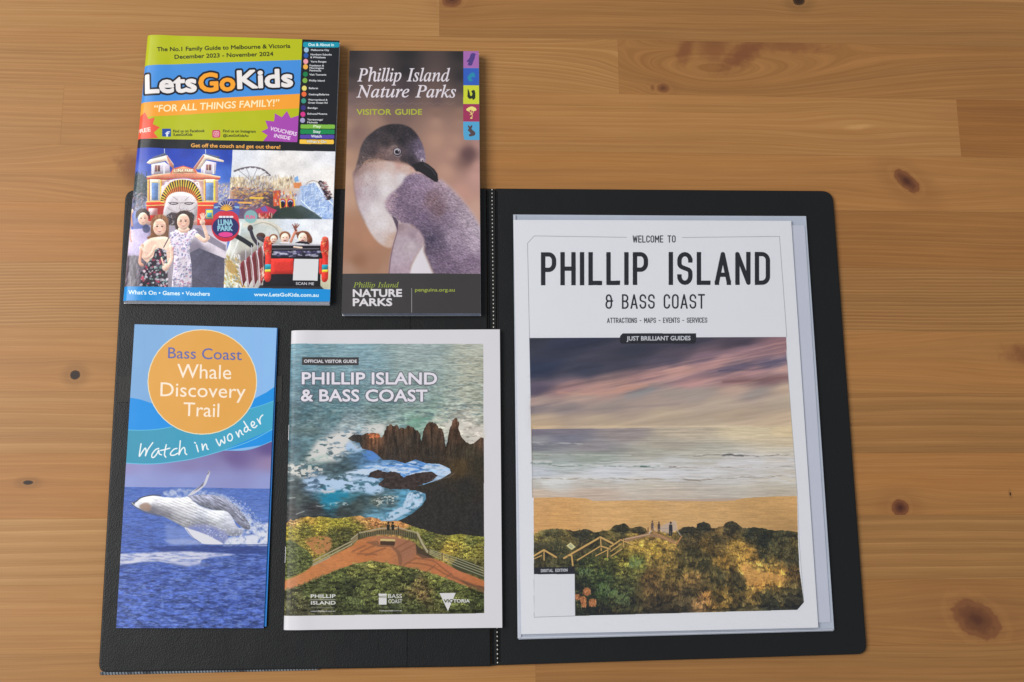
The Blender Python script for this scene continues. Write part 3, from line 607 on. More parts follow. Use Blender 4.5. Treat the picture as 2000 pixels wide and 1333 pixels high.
    s.line([(180, 328), (215, 312), (255, 284), (330, 268), (395, 268)], 8, (74, 78, 96), 1, True); s.ell(190, 330, 14, 10, (86, 90, 104)); s.line([(182, 334), (210, 356), (250, 378), (310, 402), (400, 424)], 7, (92, 96, 118), .9, True)
    s.line([(182, 324), (205, 345)], 4, (210, 212, 220))
    s.poly([(600, 500), (700, 478), (800, 500), (880, 540), (900, 580), (860, 625), (790, 600), (700, 560), (620, 530)], (142, 146, 188), .85, 8, True, noise=lambda X, Y: .5 + .8 * fbm(X / 30, Y / 20, 79, 3))
    s.poly([(575, 506), (625, 520), (720, 552), (800, 590), (862, 632), (720, 628), (670, 600), (625, 572)], (220, 220, 230), 1, 3, True)
    s.line([(590, 520), (640, 580), (700, 622)], 5, (104, 112, 160), .6, True)
    fin = [(600, 270), (640, 232), (690, 198), (722, 166), (742, 118), (756, 84), (766, 90), (752, 140), (730, 190), (690, 228), (640, 262)]
    s.poly(fin, (206, 206, 218), 1, 0, True); s.poly([(640, 238), (690, 200), (724, 164), (712, 196), (670, 226)], (96, 96, 118), .9, 3); s.line([(748, 112), (762, 86)], 7, (120, 116, 130))
    s.poly([(870, 630), (900, 598), (1000, 572), (1100, 556), (1210, 520), (1210, 634)], (224, 226, 236), .9, 8, noise=mist(15, 4))
    s.dabs([(840, 250), (1000, 300), (1140, 440), (1200, 560), (1050, 520), (960, 400)], 260, [(220, 224, 240), (190, 200, 228)], 2, 7, -.8, .8, 4, .55)
    s.dabs([(620, 470), (1000, 500), (1000, 620), (800, 610)], 160, [(226, 228, 240), (170, 176, 206)], 2.5, 8, .5, .8, 9, .5)
    s.line([(700, 634), (900, 634), (1200, 632)], 5, (60, 78, 140), .8, True)
    return s

def print_coast():
    s = Sheet(QUAD['coast'], base=(219, 216, 221))
    s.view(540, 630, 4.348)
    pic = [(0, 182), (1755, 184), (1757, 1000), (1762, 2470), (0, 2497)]
    sea = s.field([(130, 200, (120, 158, 172)), (600, 200, (134, 166, 176)), (1200, 200, (158, 174, 172)), (1740, 200, (184, 186, 172)), (130, 400, (106, 142, 156)), (700, 400, (128, 158, 168)), (1200, 420, (150, 166, 162)), (1740, 420, (178, 178, 160)),
                   (130, 600, (92, 122, 134)), (600, 620, (102, 134, 142)), (1200, 600, (138, 156, 152)), (1740, 600, (166, 170, 154)), (130, 780, (76, 104, 112)), (500, 780, (92, 122, 128)), (900, 760, (116, 142, 142)), (1300, 760, (134, 156, 146)), (1740, 800, (176, 178, 162)),
                   (120, 950, (80, 104, 108)), (300, 1000, (110, 130, 130)), (600, 900, (150, 164, 166)), (900, 860, (160, 172, 164)), (1200, 880, (140, 168, 154)), (1400, 860, (186, 186, 172)), (1650, 900, (200, 194, 182)), (1740, 980, (206, 196, 184)),
                   (120, 1150, (84, 100, 100)), (350, 1150, (120, 136, 132)), (600, 1080, (168, 184, 200)), (800, 1120, (120, 160, 200)), (500, 1240, (110, 128, 130)), (140, 1280, (140, 144, 142)), (700, 1260, (150, 176, 200)), (1000, 1230, (130, 170, 210)), (1250, 1230, (120, 166, 214)), (1420, 1260, (186, 204, 222)),
                   (150, 1400, (90, 100, 104)), (350, 1380, (120, 150, 170)), (700, 1380, (150, 182, 210)), (500, 1500, (40, 120, 148)), (250, 1560, (70, 84, 88)), (800, 1500, (76, 104, 120)), (1100, 1480, (130, 170, 200)), (150, 1650, (64, 74, 76)), (600, 1640, (60, 72, 72)), (900, 1640, (80, 110, 120)), (980, 1560, (100, 150, 180))], power=4, warp=50, wscale=120, seed=7)
    s.poly(pic, sea)
    def chop(X, Y):
        q = np.clip((Y - 100) / 1200, .1, 1.2)
        V = 40 * np.log(np.clip(Y + 40, 60, None) / 200.)
        a = fbm(X / 72, V + .8 * fbm(X / 90, Y / 60, 3, 2), 101, 3); b = fbm(X / 25, V * 2.4, 107, 2)
        return 1 + (.30 * (a - .5) + .24 * (b - .5)) * 2 * (.55 + .7 * q)
    s.tone(pic, chop)
    s.poly([(0, 190), (1757, 190), (1757, 900), (0, 900)], (70, 100, 116), .5, noise=lambda X, Y: np.clip((fbm(X / 64, Y / 8, 111, 3) - .585) * 8, 0, 1) * np.clip(Y / 700, .3, 1))
    s.poly([(0, 190), (1757, 190), (1757, 900), (0, 900)], (196, 208, 208), .32, noise=lambda X, Y: np.clip((fbm(X / 50, Y / 7, 117, 3) - .6) * 8, 0, 1))
    lace = lambda seed, k, b, sx=70, sy=34: (lambda X, Y: np.clip((1 - np.abs(fbm(X / sx, Y / sy, seed, 4) - .5) * k) * b, 0, 1))
    # surf
    s.view(555, 790, 5.063)
    wet = [(0, 330), (300, 300), (640, 250), (900, 330), (1000, 480), (1400, 560), (1700, 560), (1700, 800), (1400, 1000), (1200, 1220), (0, 1260)]
    s.poly(wet, s.field([(60, 380, (78, 108, 120)), (250, 360, (96, 124, 132)), (80, 500, (84, 108, 116)), (300, 520, (92, 120, 120)), (560, 420, (128, 146, 156)), (700, 500, (84, 116, 140)), (850, 540, (76, 112, 150)), (600, 620, (68, 88, 96)), (450, 640, (74, 92, 98)), (100, 700, (92, 106, 110)), (300, 760, (96, 122, 148)), (900, 640, (110, 150, 196)), (1250, 600, (84, 138, 204)), (1550, 640, (150, 180, 212)),
        (80, 820, (70, 82, 86)), (150, 940, (72, 80, 80)), (450, 930, (44, 124, 150)), (640, 900, (66, 116, 130)), (850, 850, (74, 116, 134)), (700, 1000, (66, 78, 78)), (900, 960, (72, 82, 78)), (1050, 980, (80, 104, 112)), (1180, 960, (84, 140, 168)), (1050, 1080, (96, 146, 172)), (300, 1050, (60, 62, 64)), (600, 1080, (60, 66, 66)), (80, 1080, (66, 66, 66)), (900, 1110, (96, 140, 160))], power=3.4, warp=40, wscale=90, seed=9), 1, 60)
    s.tone(wet, lambda X, Y: 1 + .5 * (fbm(X / 60 + Y / 300, Y / 20 + .9 * fbm(X / 90, Y / 70, 3, 2), 101, 4) - .5) * 2)
    def lace(seed, k, b, sx=70, sy=34):
        return lambda X, Y: np.clip((1 - np.abs(fbm(X / sx + fbm(X / 60, Y / 50, seed + 8, 2), Y / sy + 1.2 * fbm(X / 70, Y / 60, seed + 9, 2), seed, 4) - .5) * k) * b, 0, 1)
    def rag(seed, lo, k, sx=60, sy=26):
        return lambda X, Y: np.clip((fbm(X / sx, Y / sy + 1.3 * fbm(X / 90, Y / 80, seed + 4, 2), seed, 4) - lo) * k, 0, 1)
    s.poly([(250, 480), (330, 360), (480, 290), (680, 230), (900, 195), (1010, 200), (970, 300), (700, 290), (640, 370), (760, 440), (640, 480), (540, 560), (380, 580), (200, 570)], (214, 212, 208), 1, 44, noise=rag(5, .36, 7, 70, 26))
    s.poly([(620, 370), (730, 380), (800, 450), (700, 480), (600, 450)], (168, 196, 228), .85, 20, noise=rag(6, .3, 6))
    s.poly([(790, 470), (860, 440), (920, 480), (930, 540), (850, 560), (780, 520)], (88, 140, 218), .8, 22, noise=rag(7, .3, 5, 30, 20))
    s.poly([(30, 590), (250, 580), (400, 630), (360, 710), (180, 730), (30, 680)], (206, 204, 198), 1, 26, noise=rag(8, .44, 9, 34, 22))
    s.poly([(180, 560), (420, 500), (460, 560), (300, 620), (150, 620)], (120, 168, 156), .5, 30, noise=rag(18, .4, 5))
    s.poly([(600, 680), (820, 610), (1000, 590), (1240, 560), (1400, 580), (1580, 590), (1650, 640), (1640, 720), (1520, 740), (1440, 700), (1180, 720), (1000, 700), (820, 730), (640, 770)], (196, 212, 232), 1, 18, noise=rag(9, .38, 6, 70, 20))
    s.poly([(1000, 580), (1240, 540), (1340, 560), (1560, 600), (1400, 640), (1100, 640), (940, 620)], (70, 130, 208), .65, 18, noise=rag(19, .46, 8, 80, 14))
    s.poly([(180, 740), (350, 720), (560, 700), (780, 720), (920, 730), (990, 860), (900, 900), (740, 860), (600, 880), (420, 880), (220, 850)], (178, 202, 230), 1, 26, noise=rag(10, .38, 7, 64, 30))
    s.poly([(360, 890), (480, 850), (640, 870), (620, 940), (500, 990), (400, 970)], (26, 132, 166), .8, 32, noise=rag(20, .3, 5))
    s.poly([(350, 860), (480, 830), (520, 870), (400, 890)], (226, 208, 200), .7, 16, noise=rag(21, .4, 8, 30, 16))
    s.poly([(860, 960), (1000, 900), (1130, 910), (1100, 980), (920, 1010)], (200, 204, 196), .9, 18, noise=rag(22, .52, 12, 26, 14))
    s.poly([(400, 980), (620, 960), (640, 1000), (440, 1010)], (180, 198, 200), .8, 12, noise=rag(24, .52, 12, 26, 9))
    s.poly([(1220, 880), (1320, 845), (1375, 890), (1365, 985), (1290, 1045), (1190, 1085), (1080, 1150), (920, 1160), (930, 1110), (1050, 1070), (1160, 1010), (1200, 940)], (182, 204, 226), 1, 14, noise=rag(12, .34, 6, 50, 30))
    s.poly([(1560, 150), (1640, 140), (1760, 180), (1990, 200), (1990, 330), (1900, 400), (1780, 340), (1600, 260)], (212, 206, 196), .9, 24, noise=rag(13, .36, 6))
    s.poly([(1250, 110), (1500, 120), (1640, 100), (1600, 170), (1440, 180), (1330, 240), (1200, 220)], (112, 158, 138), .6, 26, noise=rag(14, .34, 5))
    for st in [[(320, 1005), (360, 1012), (400, 1000)], [(120, 1090), (200, 1060)], [(50, 930), (110, 925)], [(40, 760), (100, 750)]]: s.line(st, 7, (196, 198, 196), .85, True, feather=3)
    s.view(540, 630, 4.348)
    rk = (80, 64, 54)
    main = [(605, 985), (640, 962), (660, 952), (720, 962), (760, 945), (830, 940), (870, 948), (884, 985), (915, 940), (930, 885), (962, 868), (1000, 885), (1018, 872), (1040, 905), (1060, 895), (1086, 908), (1110, 880), (1150, 890), (1172, 915), (1200, 920), (1218, 950), (1226, 1010), (1240, 940), (1262, 890), (1284, 858), (1320, 843), (1352, 862), (1372, 900), (1408, 908), (1420, 960), (1428, 1010), (1440, 1064), (1452, 980), (1470, 910), (1484, 880), (1492, 835), (1524, 810), (1548, 850), (1546, 890), (1562, 960), (1600, 1010), (1636, 1034), (1690, 1030), (1735, 978), (1760, 985),
            (1762, 2000), (1300, 1960), (1060, 1790), (1000, 1700), (1080, 1665), (1160, 1620), (1230, 1560), (1268, 1500), (1262, 1455), (1180, 1430), (1120, 1430), (1150, 1400), (1250, 1380), (1400, 1330), (1480, 1280), (1470, 1245), (1430, 1225), (1380, 1204), (1270, 1200), (1180, 1166), (1090, 1200), (1000, 1172), (900, 1170), (860, 1130), (810, 1095), (725, 1075), (700, 1022), (640, 1010)]
    main = jag(main[:43], 5, 13, 5, False) + main[43:]
    rock = s.field([(650, 980, (70, 64, 62)), (830, 960, (176, 110, 72)), (960, 900, (116, 78, 58)), (1100, 900, (120, 84, 60)), (1000, 1000, (84, 66, 54)), (1150, 1000, (80, 66, 56)), (1320, 880, (110, 76, 56)), (1330, 1000, (88, 66, 52)), (1520, 840, (130, 86, 62)), (1520, 960, (104, 72, 54)), (1000, 1120, (72, 60, 54)), (1300, 1120, (66, 56, 50)), (1550, 1100, (68, 58, 46)),
                    (1740, 1010, (112, 80, 60)), (1650, 1100, (80, 70, 52)), (1560, 1230, (110, 84, 50)), (1700, 1200, (66, 60, 46)), (1600, 1400, (54, 52, 50)), (1400, 1500, (56, 54, 54)), (1700, 1700, (54, 54, 56)), (1300, 1640, (56, 56, 56)), (1500, 1700, (52, 52, 52))], power=3.4, warp=20, wscale=50)
    s.poly(main, rock); s.tone(main, lambda X, Y: .80 + 0 * X); s.put(s.mask(main), (60, 56, 50), .30)
    s.model = None
    s.tone(main, lambda X, Y: 1 + .55 * (fbm(X / 15, Y / 90, 201, 3) - .5) * 2 * np.clip((1300 - Y) / 300, .15, 1) + .22 * (fbm(X / 9, Y / 11, 203, 2) - .5) * 2)
    s.dabs([(920, 960), (1010, 890), (1150, 905), (1225, 1020), (1330, 860), (1400, 920), (1440, 1080), (1520, 860), (1560, 980), (1757, 1060), (1757, 1250), (1100, 1150), (880, 1110)], 300, [(46, 38, 34), (104, 80, 60), (120, 90, 66)], 2, 26, 1.55, .12, 8, .3)
    s.dabs([(780, 945), (870, 950), (880, 980), (790, 985)], 30, [(214, 128, 84), (190, 104, 66)], 5, 10, 0, .5, 2, .8)
    s.view(540, 920, 4.039)
    s.tone([(1000, 180), (1638, 60), (1638, 520), (1100, 440)], lambda X, Y: 1 + .12 * (fbm(X / 13, Y / 13, 9, 2) - .5) * 2)
    s.line([(1300, 60), (1360, 50), (1400, 20)], 8, (130, 118, 112), .5, feather=5)
    r2 = [(715, 48), (745, 12), (800, -10), (860, 12), (900, 5), (960, 18), (1000, 55), (1060, 30), (1150, 12), (1222, 8), (1272, 38), (1230, 80), (1120, 118), (1090, 150), (1000, 145), (900, 148), (830, 130), (800, 110), (845, 62), (780, 60)]
    r2 = jag(r2, 4, 12, 8)
    s.poly(r2, (62, 52, 50)); s.tone(r2, lambda X, Y: 1 + .4 * (fbm(X / 20, Y / 16, 6, 3) - .5) * 2)
    s.poly([(1200, 90), (1260, 40), (1330, 40), (1290, 75)], (190, 196, 200), .5, 10, noise=lace(2, 8, 1.3, 20, 14))
    # headland
    hill = [(0, 395), (80, 412), (110, 385), (150, 400), (190, 372), (250, 362), (300, 372), (340, 360), (400, 368), (450, 378), (560, 368), (600, 360), (660, 355), (700, 372), (740, 366), (800, 378), (830, 400), (900, 398), (960, 395), (1010, 415), (1080, 440), (1120, 455), (1180, 470), (1250, 496), (1350, 512), (1450, 498), (1540, 512), (1640, 522), (1642, 1124), (0, 1146)]
    s.poly(hill, s.field([(120, 400, (196, 150, 100)), (260, 385, (186, 150, 70)), (350, 420, (168, 150, 62)), (470, 400, (160, 148, 56)), (560, 420, (150, 140, 60)), (660, 380, (190, 140, 84)), (760, 380, (204, 140, 90)), (640, 430, (110, 104, 50)), (240, 470, (104, 100, 52)), (120, 480, (166, 152, 62)), (460, 520, (84, 84, 48)), (560, 490, (70, 70, 44)), (160, 560, (140, 128, 60)), (980, 410, (196, 136, 84)), (1100, 460, (140, 138, 70)), (1200, 540, (96, 98, 56)),
                          (1300, 540, (110, 106, 60)), (1400, 520, (140, 136, 60)), (1560, 560, (96, 98, 56)), (1380, 600, (186, 158, 74)), (1330, 650, (176, 148, 70)), (1250, 600, (100, 96, 52)), (1600, 520, (130, 130, 60)), (1500, 650, (150, 140, 70)), (1600, 640, (130, 122, 60)), (1460, 740, (70, 68, 50)), (1580, 760, (96, 90, 56)), (1200, 660, (120, 110, 60))], power=3.6, warp=16, wscale=40, seed=4))
    leaf = lambda X, Y: 1 + .50 * (fbm(X / 26, Y / 20, 131, 4) - .5) * 2 + .30 * (fbm(X / 7, Y / 7, 137, 2) - .5) * 2
    s.tone(hill, leaf)
    s.dabs(hill[:28] + [(1640, 760), (1200, 640), (600, 560), (60, 620)], 500, [(190, 170, 84), (150, 140, 64), (84, 84, 46), (206, 184, 96)], 3, 8, .3, 1., 3, .4)
    s.poly([(200, 600), (260, 620), (330, 660), (290, 700), (230, 660)], (170, 140, 76), .7, 14)
    s.tufts([(0, 400), (300, 385), (700, 385), (1080, 450), (1350, 520), (1640, 530), (1640, 760), (1200, 620), (1110, 500), (900, 440), (650, 480), (590, 545), (290, 700), (0, 560)], 520, 15, 7, 9, 1.1, 1.7, .5, .5, leafy=True)
    shrubL = [(60, 560), (110, 545), (160, 575), (230, 620), (285, 680), (292, 740), (240, 780), (150, 822), (60, 860)]
    s.poly(shrubL, (98, 104, 62), 1, 6); s.tone(shrubL, leaf); s.dabs(shrubL, 260, [(130, 136, 84), (70, 76, 46), (48, 54, 36)], 3.5, 7, .5, 1.2, 7, .55)
    s.poly([(230, 545), (330, 520), (425, 530), (430, 600), (400, 640), (330, 662), (270, 610)], (196, 132, 84), .85, 14, True, noise=lambda X, Y: np.clip((fbm(X / 30, Y / 20, 3, 3) - .25) * 4, 0, 1))
    s.tufts(shrubL, 120, 18, 9, 12, 1.1, 1.6, .5, leafy=True)
    path = [(0, 890), (65, 872), (150, 835), (230, 795), (290, 742), (400, 690), (520, 630), (600, 590), (640, 548), (720, 522), (800, 514), (930, 524), (1040, 548), (1095, 575), (1110, 650), (1200, 680), (1300, 715), (1380, 760), (1470, 800), (1560, 835), (1645, 872), (1645, 968), (1560, 935), (1480, 905), (1400, 872), (1300, 835), (1180, 796), (1080, 772), (980, 752), (860, 728), (760, 712), (680, 722), (600, 740), (500, 775), (420, 806), (330, 850), (230, 890), (120, 930), (0, 965)]
    s.poly(path, s.field([(70, 900, (214, 136, 86)), (300, 810, (214, 132, 74)), (520, 690, (216, 132, 72)), (700, 640, (204, 120, 64)), (860, 640, (206, 126, 72)), (900, 540, (176, 118, 90)), (1040, 620, (160, 108, 82)), (1100, 720, (196, 120, 72)), (1300, 790, (204, 120, 70)), (1600, 920, (196, 112, 64)), (1350, 740, (206, 116, 80))], power=3), 1, 2)
    s.tone(path, lambda X, Y: 1 + .12 * (fbm(X / 30, Y / 9, 141, 3) - .5) * 2)
    s.poly([(930, 530), (1095, 570), (1090, 690), (1000, 745), (985, 680), (950, 610)], (158, 104, 80), .7, 5)
    for st in [[(600, 635), (700, 590)], [(640, 655), (790, 660)], [(660, 640), (770, 590)], [(700, 668), (860, 610)], [(940, 610), (1050, 550)], [(980, 640), (1090, 580)], [(1000, 745), (1100, 690)], [(1180, 800), (1250, 745)], [(1040, 725), (1200, 745), (1330, 815), (1450, 870), (1600, 940)], [(1100, 690), (1230, 710), (1300, 760), (1400, 835), (1500, 880), (1640, 925)], [(1320, 850), (1380, 810)]]: s.line(st, 13, (128, 78, 54), .7, True, feather=6)
    s.poly([(900, 590), (960, 625), (990, 690), (985, 745), (965, 740), (950, 660), (910, 610)], (110, 74, 56), .75, 6, True)
    s.poly([(1450, 860), (1560, 900), (1640, 915), (1640, 960), (1540, 925)], (72, 56, 44), .75, 8, True)
    s.poly([(1095, 570), (1120, 600), (1180, 640), (1240, 690), (1150, 690), (1100, 660)], (70, 56, 46), .9, 5)
    s.poly([(700, 565), (800, 550), (810, 585), (930, 580), (925, 600), (800, 600)], (84, 62, 50), .6, 8)
    low = [(0, 962), (120, 930), (230, 890), (330, 848), (420, 806), (500, 775), (600, 740), (680, 720), (760, 710), (860, 728), (980, 752), (1080, 772), (1180, 796), (1300, 836), (1400, 872), (1480, 905), (1560, 935), (1645, 968), (1642, 1125), (0, 1146)]
    s.poly([(1380, 740), (1440, 705), (1530, 715), (1600, 770), (1640, 850), (1560, 820), (1440, 790)], (70, 72, 50), .95, 8, True)
    s.poly(low, s.field([(120, 1000, (84, 82, 56)), (300, 950, (76, 82, 50)), (480, 830, (84, 90, 50)), (620, 790, (112, 112, 64)), (760, 750, (128, 124, 70)), (700, 850, (80, 84, 50)), (560, 900, (56, 62, 40)), (900, 780, (118, 116, 62)), (900, 850, (84, 88, 52)), (1060, 850, (70, 74, 46)), (1130, 900, (116, 100, 66)), (1140, 960, (110, 90, 62)), (1250, 870, (110, 112, 62)), (1300, 950, (76, 80, 50)), (1450, 950, (98, 102, 58)), (300, 1080, (72, 70, 54)), (600, 1060, (72, 78, 50)), (900, 1060, (60, 66, 44)), (1100, 1080, (72, 76, 48)), (1500, 1080, (78, 82, 52)), (1620, 1050, (66, 72, 46)), (760, 960, (90, 94, 56))], power=3.4, warp=22, wscale=45), 1, 5)
    s.tone(low, lambda X, Y: 1 + .62 * (fbm(X / 38, Y / 30, 151, 4) - .5) * 2 + .3 * (fbm(X / 8, Y / 8, 157, 2) - .5) * 2)
    s.dabs(low, 1500, [(140, 140, 82), (110, 114, 64), (60, 66, 42), (40, 44, 30), (46, 50, 34), (120, 122, 70)], 3.2, 7, .6, 1.3, 12, .42)
    s.tufts([p for p in low if p[1] < 1110] + [(1640, 1105), (0, 1105)], 620, 22, 11, 14, 1.1, 1.75, .45, .3, leafy=True)
    s.poly(path, (196, 140, 104), .28)
    s.tone(jag(path, 3, 20, 2), lambda X, Y: .93 + .12 * (fbm(X / 9, Y / 5, 5, 2) - .5))
    s.poly([(1637.5, -200), (1638.5, 500), (1638.5, 1140), (1900, 1140), (1900, -200)], (219, 216, 221)); s.poly([(-20, 1145), (1640, 1122.5), (1900, 1120), (1900, 1400), (-20, 1400)], (219, 216, 221))
    # railings, lookout, bench, two people
    rail = (168, 156, 128)
    for st in [[(288, 712), (592, 556)], [(290, 735), (592, 580)], [(288, 748), (420, 682)], [(588, 540), (652, 490)], [(590, 575), (648, 530)], [(652, 490), (820, 455)], [(960, 450), (1110, 490)], [(820, 455), (960, 450)]]: s.line(st, 9, rail)
    s.poly([(590, 545), (650, 500), (650, 535), (592, 582)], (140, 124, 96), .8)
    s.poly([(650, 500), (820, 465), (960, 462), (1105, 500), (1105, 545), (1040, 530), (930, 505), (800, 502), (640, 545)], (64, 62, 46), .8, 4)
    for x in range(665, 1110, 17): s.line([(x, 495 - 34 * math.exp(-((x - 880) / 190.) ** 2)), (x, 535 - 28 * math.exp(-((x - 880) / 190.) ** 2))], 3.5, (142, 138, 112), .8)
    s.line([(1110, 490), (1150, 575), (1190, 640)], 15, (176, 164, 134)); s.line([(1105, 520), (1150, 600), (1180, 650)], 6, (96, 88, 66))
    for dy in (0, 20, 40, 62): s.line([(1195, 618 + dy * .55), (1420, 690 + dy * .95), (1634, 769 + dy)], 6, (164, 160, 132), .9)
    for x, y, h in [(1305, 650, 60), (1200, 600, 60), (1100, 500, 55), (960, 440, 60), (645, 485, 50)]: s.line([(x, y), (x, y + h)], 7, (70, 62, 48))
    s.line([(825, 546), (928, 550)], 17, (206, 184, 124)); s.poly([(818, 555), (935, 558), (930, 590), (815, 585)], (62, 46, 38), .9, 3)
    for x in (880, 916): s.ell(x, 412, 8, 10, (40, 40, 34)); s.poly([(x - 13, 424), (x + 13, 424), (x + 10, 470), (x - 10, 470)], (44, 44, 38))
    W = (216, 214, 214)
    s.text('PHILLIP', (270, 1003), (466, 1003), 29, W, 2.6); s.line([(270, 1017), (464, 1017)], 3, W); s.text('ISLAND', (272, 1055), (466, 1055), 28, W, 2.6)
    s.line([(276, 1078), (455, 1078)], 6, (150, 150, 140), .7, feather=4); s.text('visitphillipisland.com.au', (268, 1111), (463, 1111), 10, W, .8)
    s.rect(805, 968, 868, 1055, W); s.line([(805, 990), (868, 988)], 4, (86, 90, 62)); s.line([(805, 998), (868, 1001)], 3, (86, 90, 62))
    s.text('BASS', (880, 1004), (988, 1004), 32, W, .8); s.text('COAST', (880, 1044), (990, 1044), 31, W, .8); s.line([(808, 1075), (985, 1075)], 4, (170, 170, 160), .5, feather=3); s.text('visitbasscoast.com.au', (806, 1107), (988, 1106), 10, W, .8)
    s.poly([(1284, 963), (1413, 962), (1351, 1106)], W)
    s.text('VIC', (1318, 1040), (1392, 1039), 27, (70, 74, 52), 2.6); s.text('TORIA', (1392, 1039), (1524, 1039), 27, W, 2.6)
    s.view(540, 630, 4.348)
    s.rect(218, 298, 697, 366, (62, 60, 62)); s.text('OFFICIAL VISITOR GUIDE', (235, 346), (681, 346), 28, (226, 222, 228), 2.4)
    hl = [(7, (84, 80, 92), .75, 8)]
    s.text('PHILLIP ISLAND', (216, 529), (1363, 531), 104, (228, 222, 232), 7, halo=hl); s.text('& BASS COAST', (208, 674), (1281, 676), 104, (228, 222, 232), 7, halo=hl)
    return s

def print_penguin():
    s = Sheet(QUAD['penguin'], base=(58, 54, 56))
    s.view(650, 80, 4.937)
    bg = s.field([(170, 110, (54, 50, 52)), (700, 110, (50, 48, 50)), (1240, 110, (50, 48, 50)), (170, 300, (62, 56, 58)), (700, 280, (52, 49, 52)), (1240, 330, (58, 54, 56)), (170, 430, (84, 72, 72)), (700, 440, (76, 66, 70)), (1250, 430, (80, 70, 70)),
                  (170, 560, (118, 98, 96)), (600, 560, (104, 88, 90)), (1000, 560, (108, 88, 86)), (1240, 560, (112, 92, 86)), (150, 680, (140, 114, 106)), (600, 680, (124, 100, 94)), (1000, 680, (140, 110, 98)), (1240, 680, (148, 116, 102)), (150, 800, (160, 128, 112)), (400, 780, (158, 126, 110)), (1000, 780, (170, 134, 118)), (1240, 790, (160, 126, 112)),
                  (140, 950, (146, 116, 106)), (240, 880, (138, 108, 100)), (150, 1100, (178, 140, 118)), (1000, 950, (182, 142, 124)), (1200, 950, (176, 138, 122)), (1400, 980, (176, 136, 128)), (1300, 1080, (112, 84, 84)), (1260, 1150, (138, 106, 98)), (1150, 1080, (180, 140, 124)), (1100, 1250, (190, 148, 130)), (1400, 1200, (190, 146, 136)), (1380, 1300, (196, 152, 142)),
                  (150, 1300, (196, 158, 134)), (150, 1500, (190, 152, 130)), (1250, 1450, (196, 150, 136)), (1400, 1600, (200, 160, 144)), (200, 1800, (176, 130, 104)), (350, 1900, (178, 130, 104)), (150, 2000, (164, 120, 96)), (250, 2100, (150, 108, 84)), (400, 2150, (166, 124, 100)), (150, 2200, (170, 134, 114)), (500, 2200, (172, 132, 110))], power=2.6, warp=24, wscale=360, seed=6)
    s.poly([(0, 60), (1500, 60), (1500, 2300), (0, 2300)], bg)
    s.ell(1310, 1085, 62, 88, (104, 78, 80), .75, 60, .35)
    s.view(670, 220, 4.1667)
    feath = lambda seed, a, sx=13, sy=9: (lambda X, Y: 1 + a * (fbm((X + .5 * Y) / sx, (Y - .4 * X) / sy, seed, 3) - .5) * 2)
    chest = [(95, 455), (89, 560), (100, 655), (128, 770), (178, 880), (238, 990), (300, 1058), (365, 1092), (405, 1080), (440, 1000), (560, 900), (600, 700), (640, 500), (600, 440), (300, 380)]
    s.poly(chest, s.field([(110, 470, (150, 122, 118)), (150, 430, (158, 130, 124)), (210, 400, (176, 146, 138)), (300, 400, (196, 168, 158)), (400, 430, (206, 184, 178)), (500, 450, (206, 178, 168)), (580, 470, (206, 170, 156)), (450, 410, (196, 154, 146)), (130, 560, (184, 158, 160)), (200, 520, (200, 184, 184)), (350, 520, (218, 208, 208)), (480, 520, (216, 208, 212)), (115, 640, (176, 150, 160)), (180, 620, (196, 182, 188)), (240, 640, (190, 176, 182)),
        (350, 620, (222, 214, 216)), (160, 760, (200, 186, 192)), (260, 780, (220, 212, 214)), (220, 900, (210, 198, 200)), (320, 900, (222, 214, 216)), (400, 940, (214, 200, 200)), (300, 1020, (206, 190, 188)), (380, 1060, (200, 172, 158)), (420, 1000, (196, 164, 148))], power=3), 1, 16, True)
    s.tone(chest, feath(3, .06)); s.dabs([(110, 420), (260, 380), (280, 560), (270, 680), (130, 680), (100, 520)], 260, [(150, 130, 134), (206, 194, 196), (130, 108, 108)], 1.6, 9, -.9, .6, 5, .35)
    s.line([(93, 470), (88, 560), (100, 655), (128, 770), (178, 880)], 14, (130, 104, 104), .35, True, feather=16)
    back = [(505, 520), (545, 492), (600, 478), (650, 488), (705, 520), (765, 552), (790, 530), (860, 588), (940, 668), (1000, 738), (1060, 820), (1112, 905), (1150, 960), (1150, 1320), (742, 1320), (700, 1222), (662, 1130), (658, 1040), (636, 985), (560, 905), (480, 892), (430, 852), (398, 832), (352, 775), (342, 722), (378, 660), (432, 618), (480, 568)]
    s.poly(back, s.field([(540, 520, (126, 108, 132)), (620, 500, (150, 130, 152)), (700, 540, (158, 136, 158)), (800, 560, (176, 152, 166)), (600, 580, (146, 124, 148)), (480, 620, (124, 104, 126)), (400, 680, (146, 122, 140)), (370, 740, (170, 144, 158)), (450, 720, (116, 98, 120)), (520, 800, (112, 94, 116)), (450, 820, (140, 118, 138)), (600, 700, (134, 114, 136)), (730, 700, (130, 104, 112)), (780, 780, (122, 98, 108)), (900, 700, (168, 148, 162)),
        (650, 850, (118, 100, 124)), (850, 850, (140, 122, 142)), (1000, 850, (176, 158, 172)), (1100, 960, (186, 170, 184)), (700, 960, (100, 86, 108)), (720, 1020, (76, 68, 88)), (760, 1080, (96, 84, 104)), (900, 1000, (160, 142, 160)), (1080, 1080, (180, 162, 178)), (800, 1180, (116, 98, 120)), (950, 1150, (146, 126, 148)), (1050, 1220, (128, 108, 130)), (900, 1280, (116, 98, 120)), (1090, 1290, (140, 120, 140))], power=3.2, warp=18, wscale=60), 1, 24)
    s.tone(back, feath(23, .32, 15, 6)); s.dabs(back, 1700, [(180, 164, 180), (110, 94, 114), (200, 184, 198), (92, 80, 98)], 1.6, 14, -.55, .6, 9, .34)
    s.line([(800, 540), (870, 600), (950, 680), (1060, 820), (1112, 905)], 26, (206, 186, 190), .35, True, feather=24)
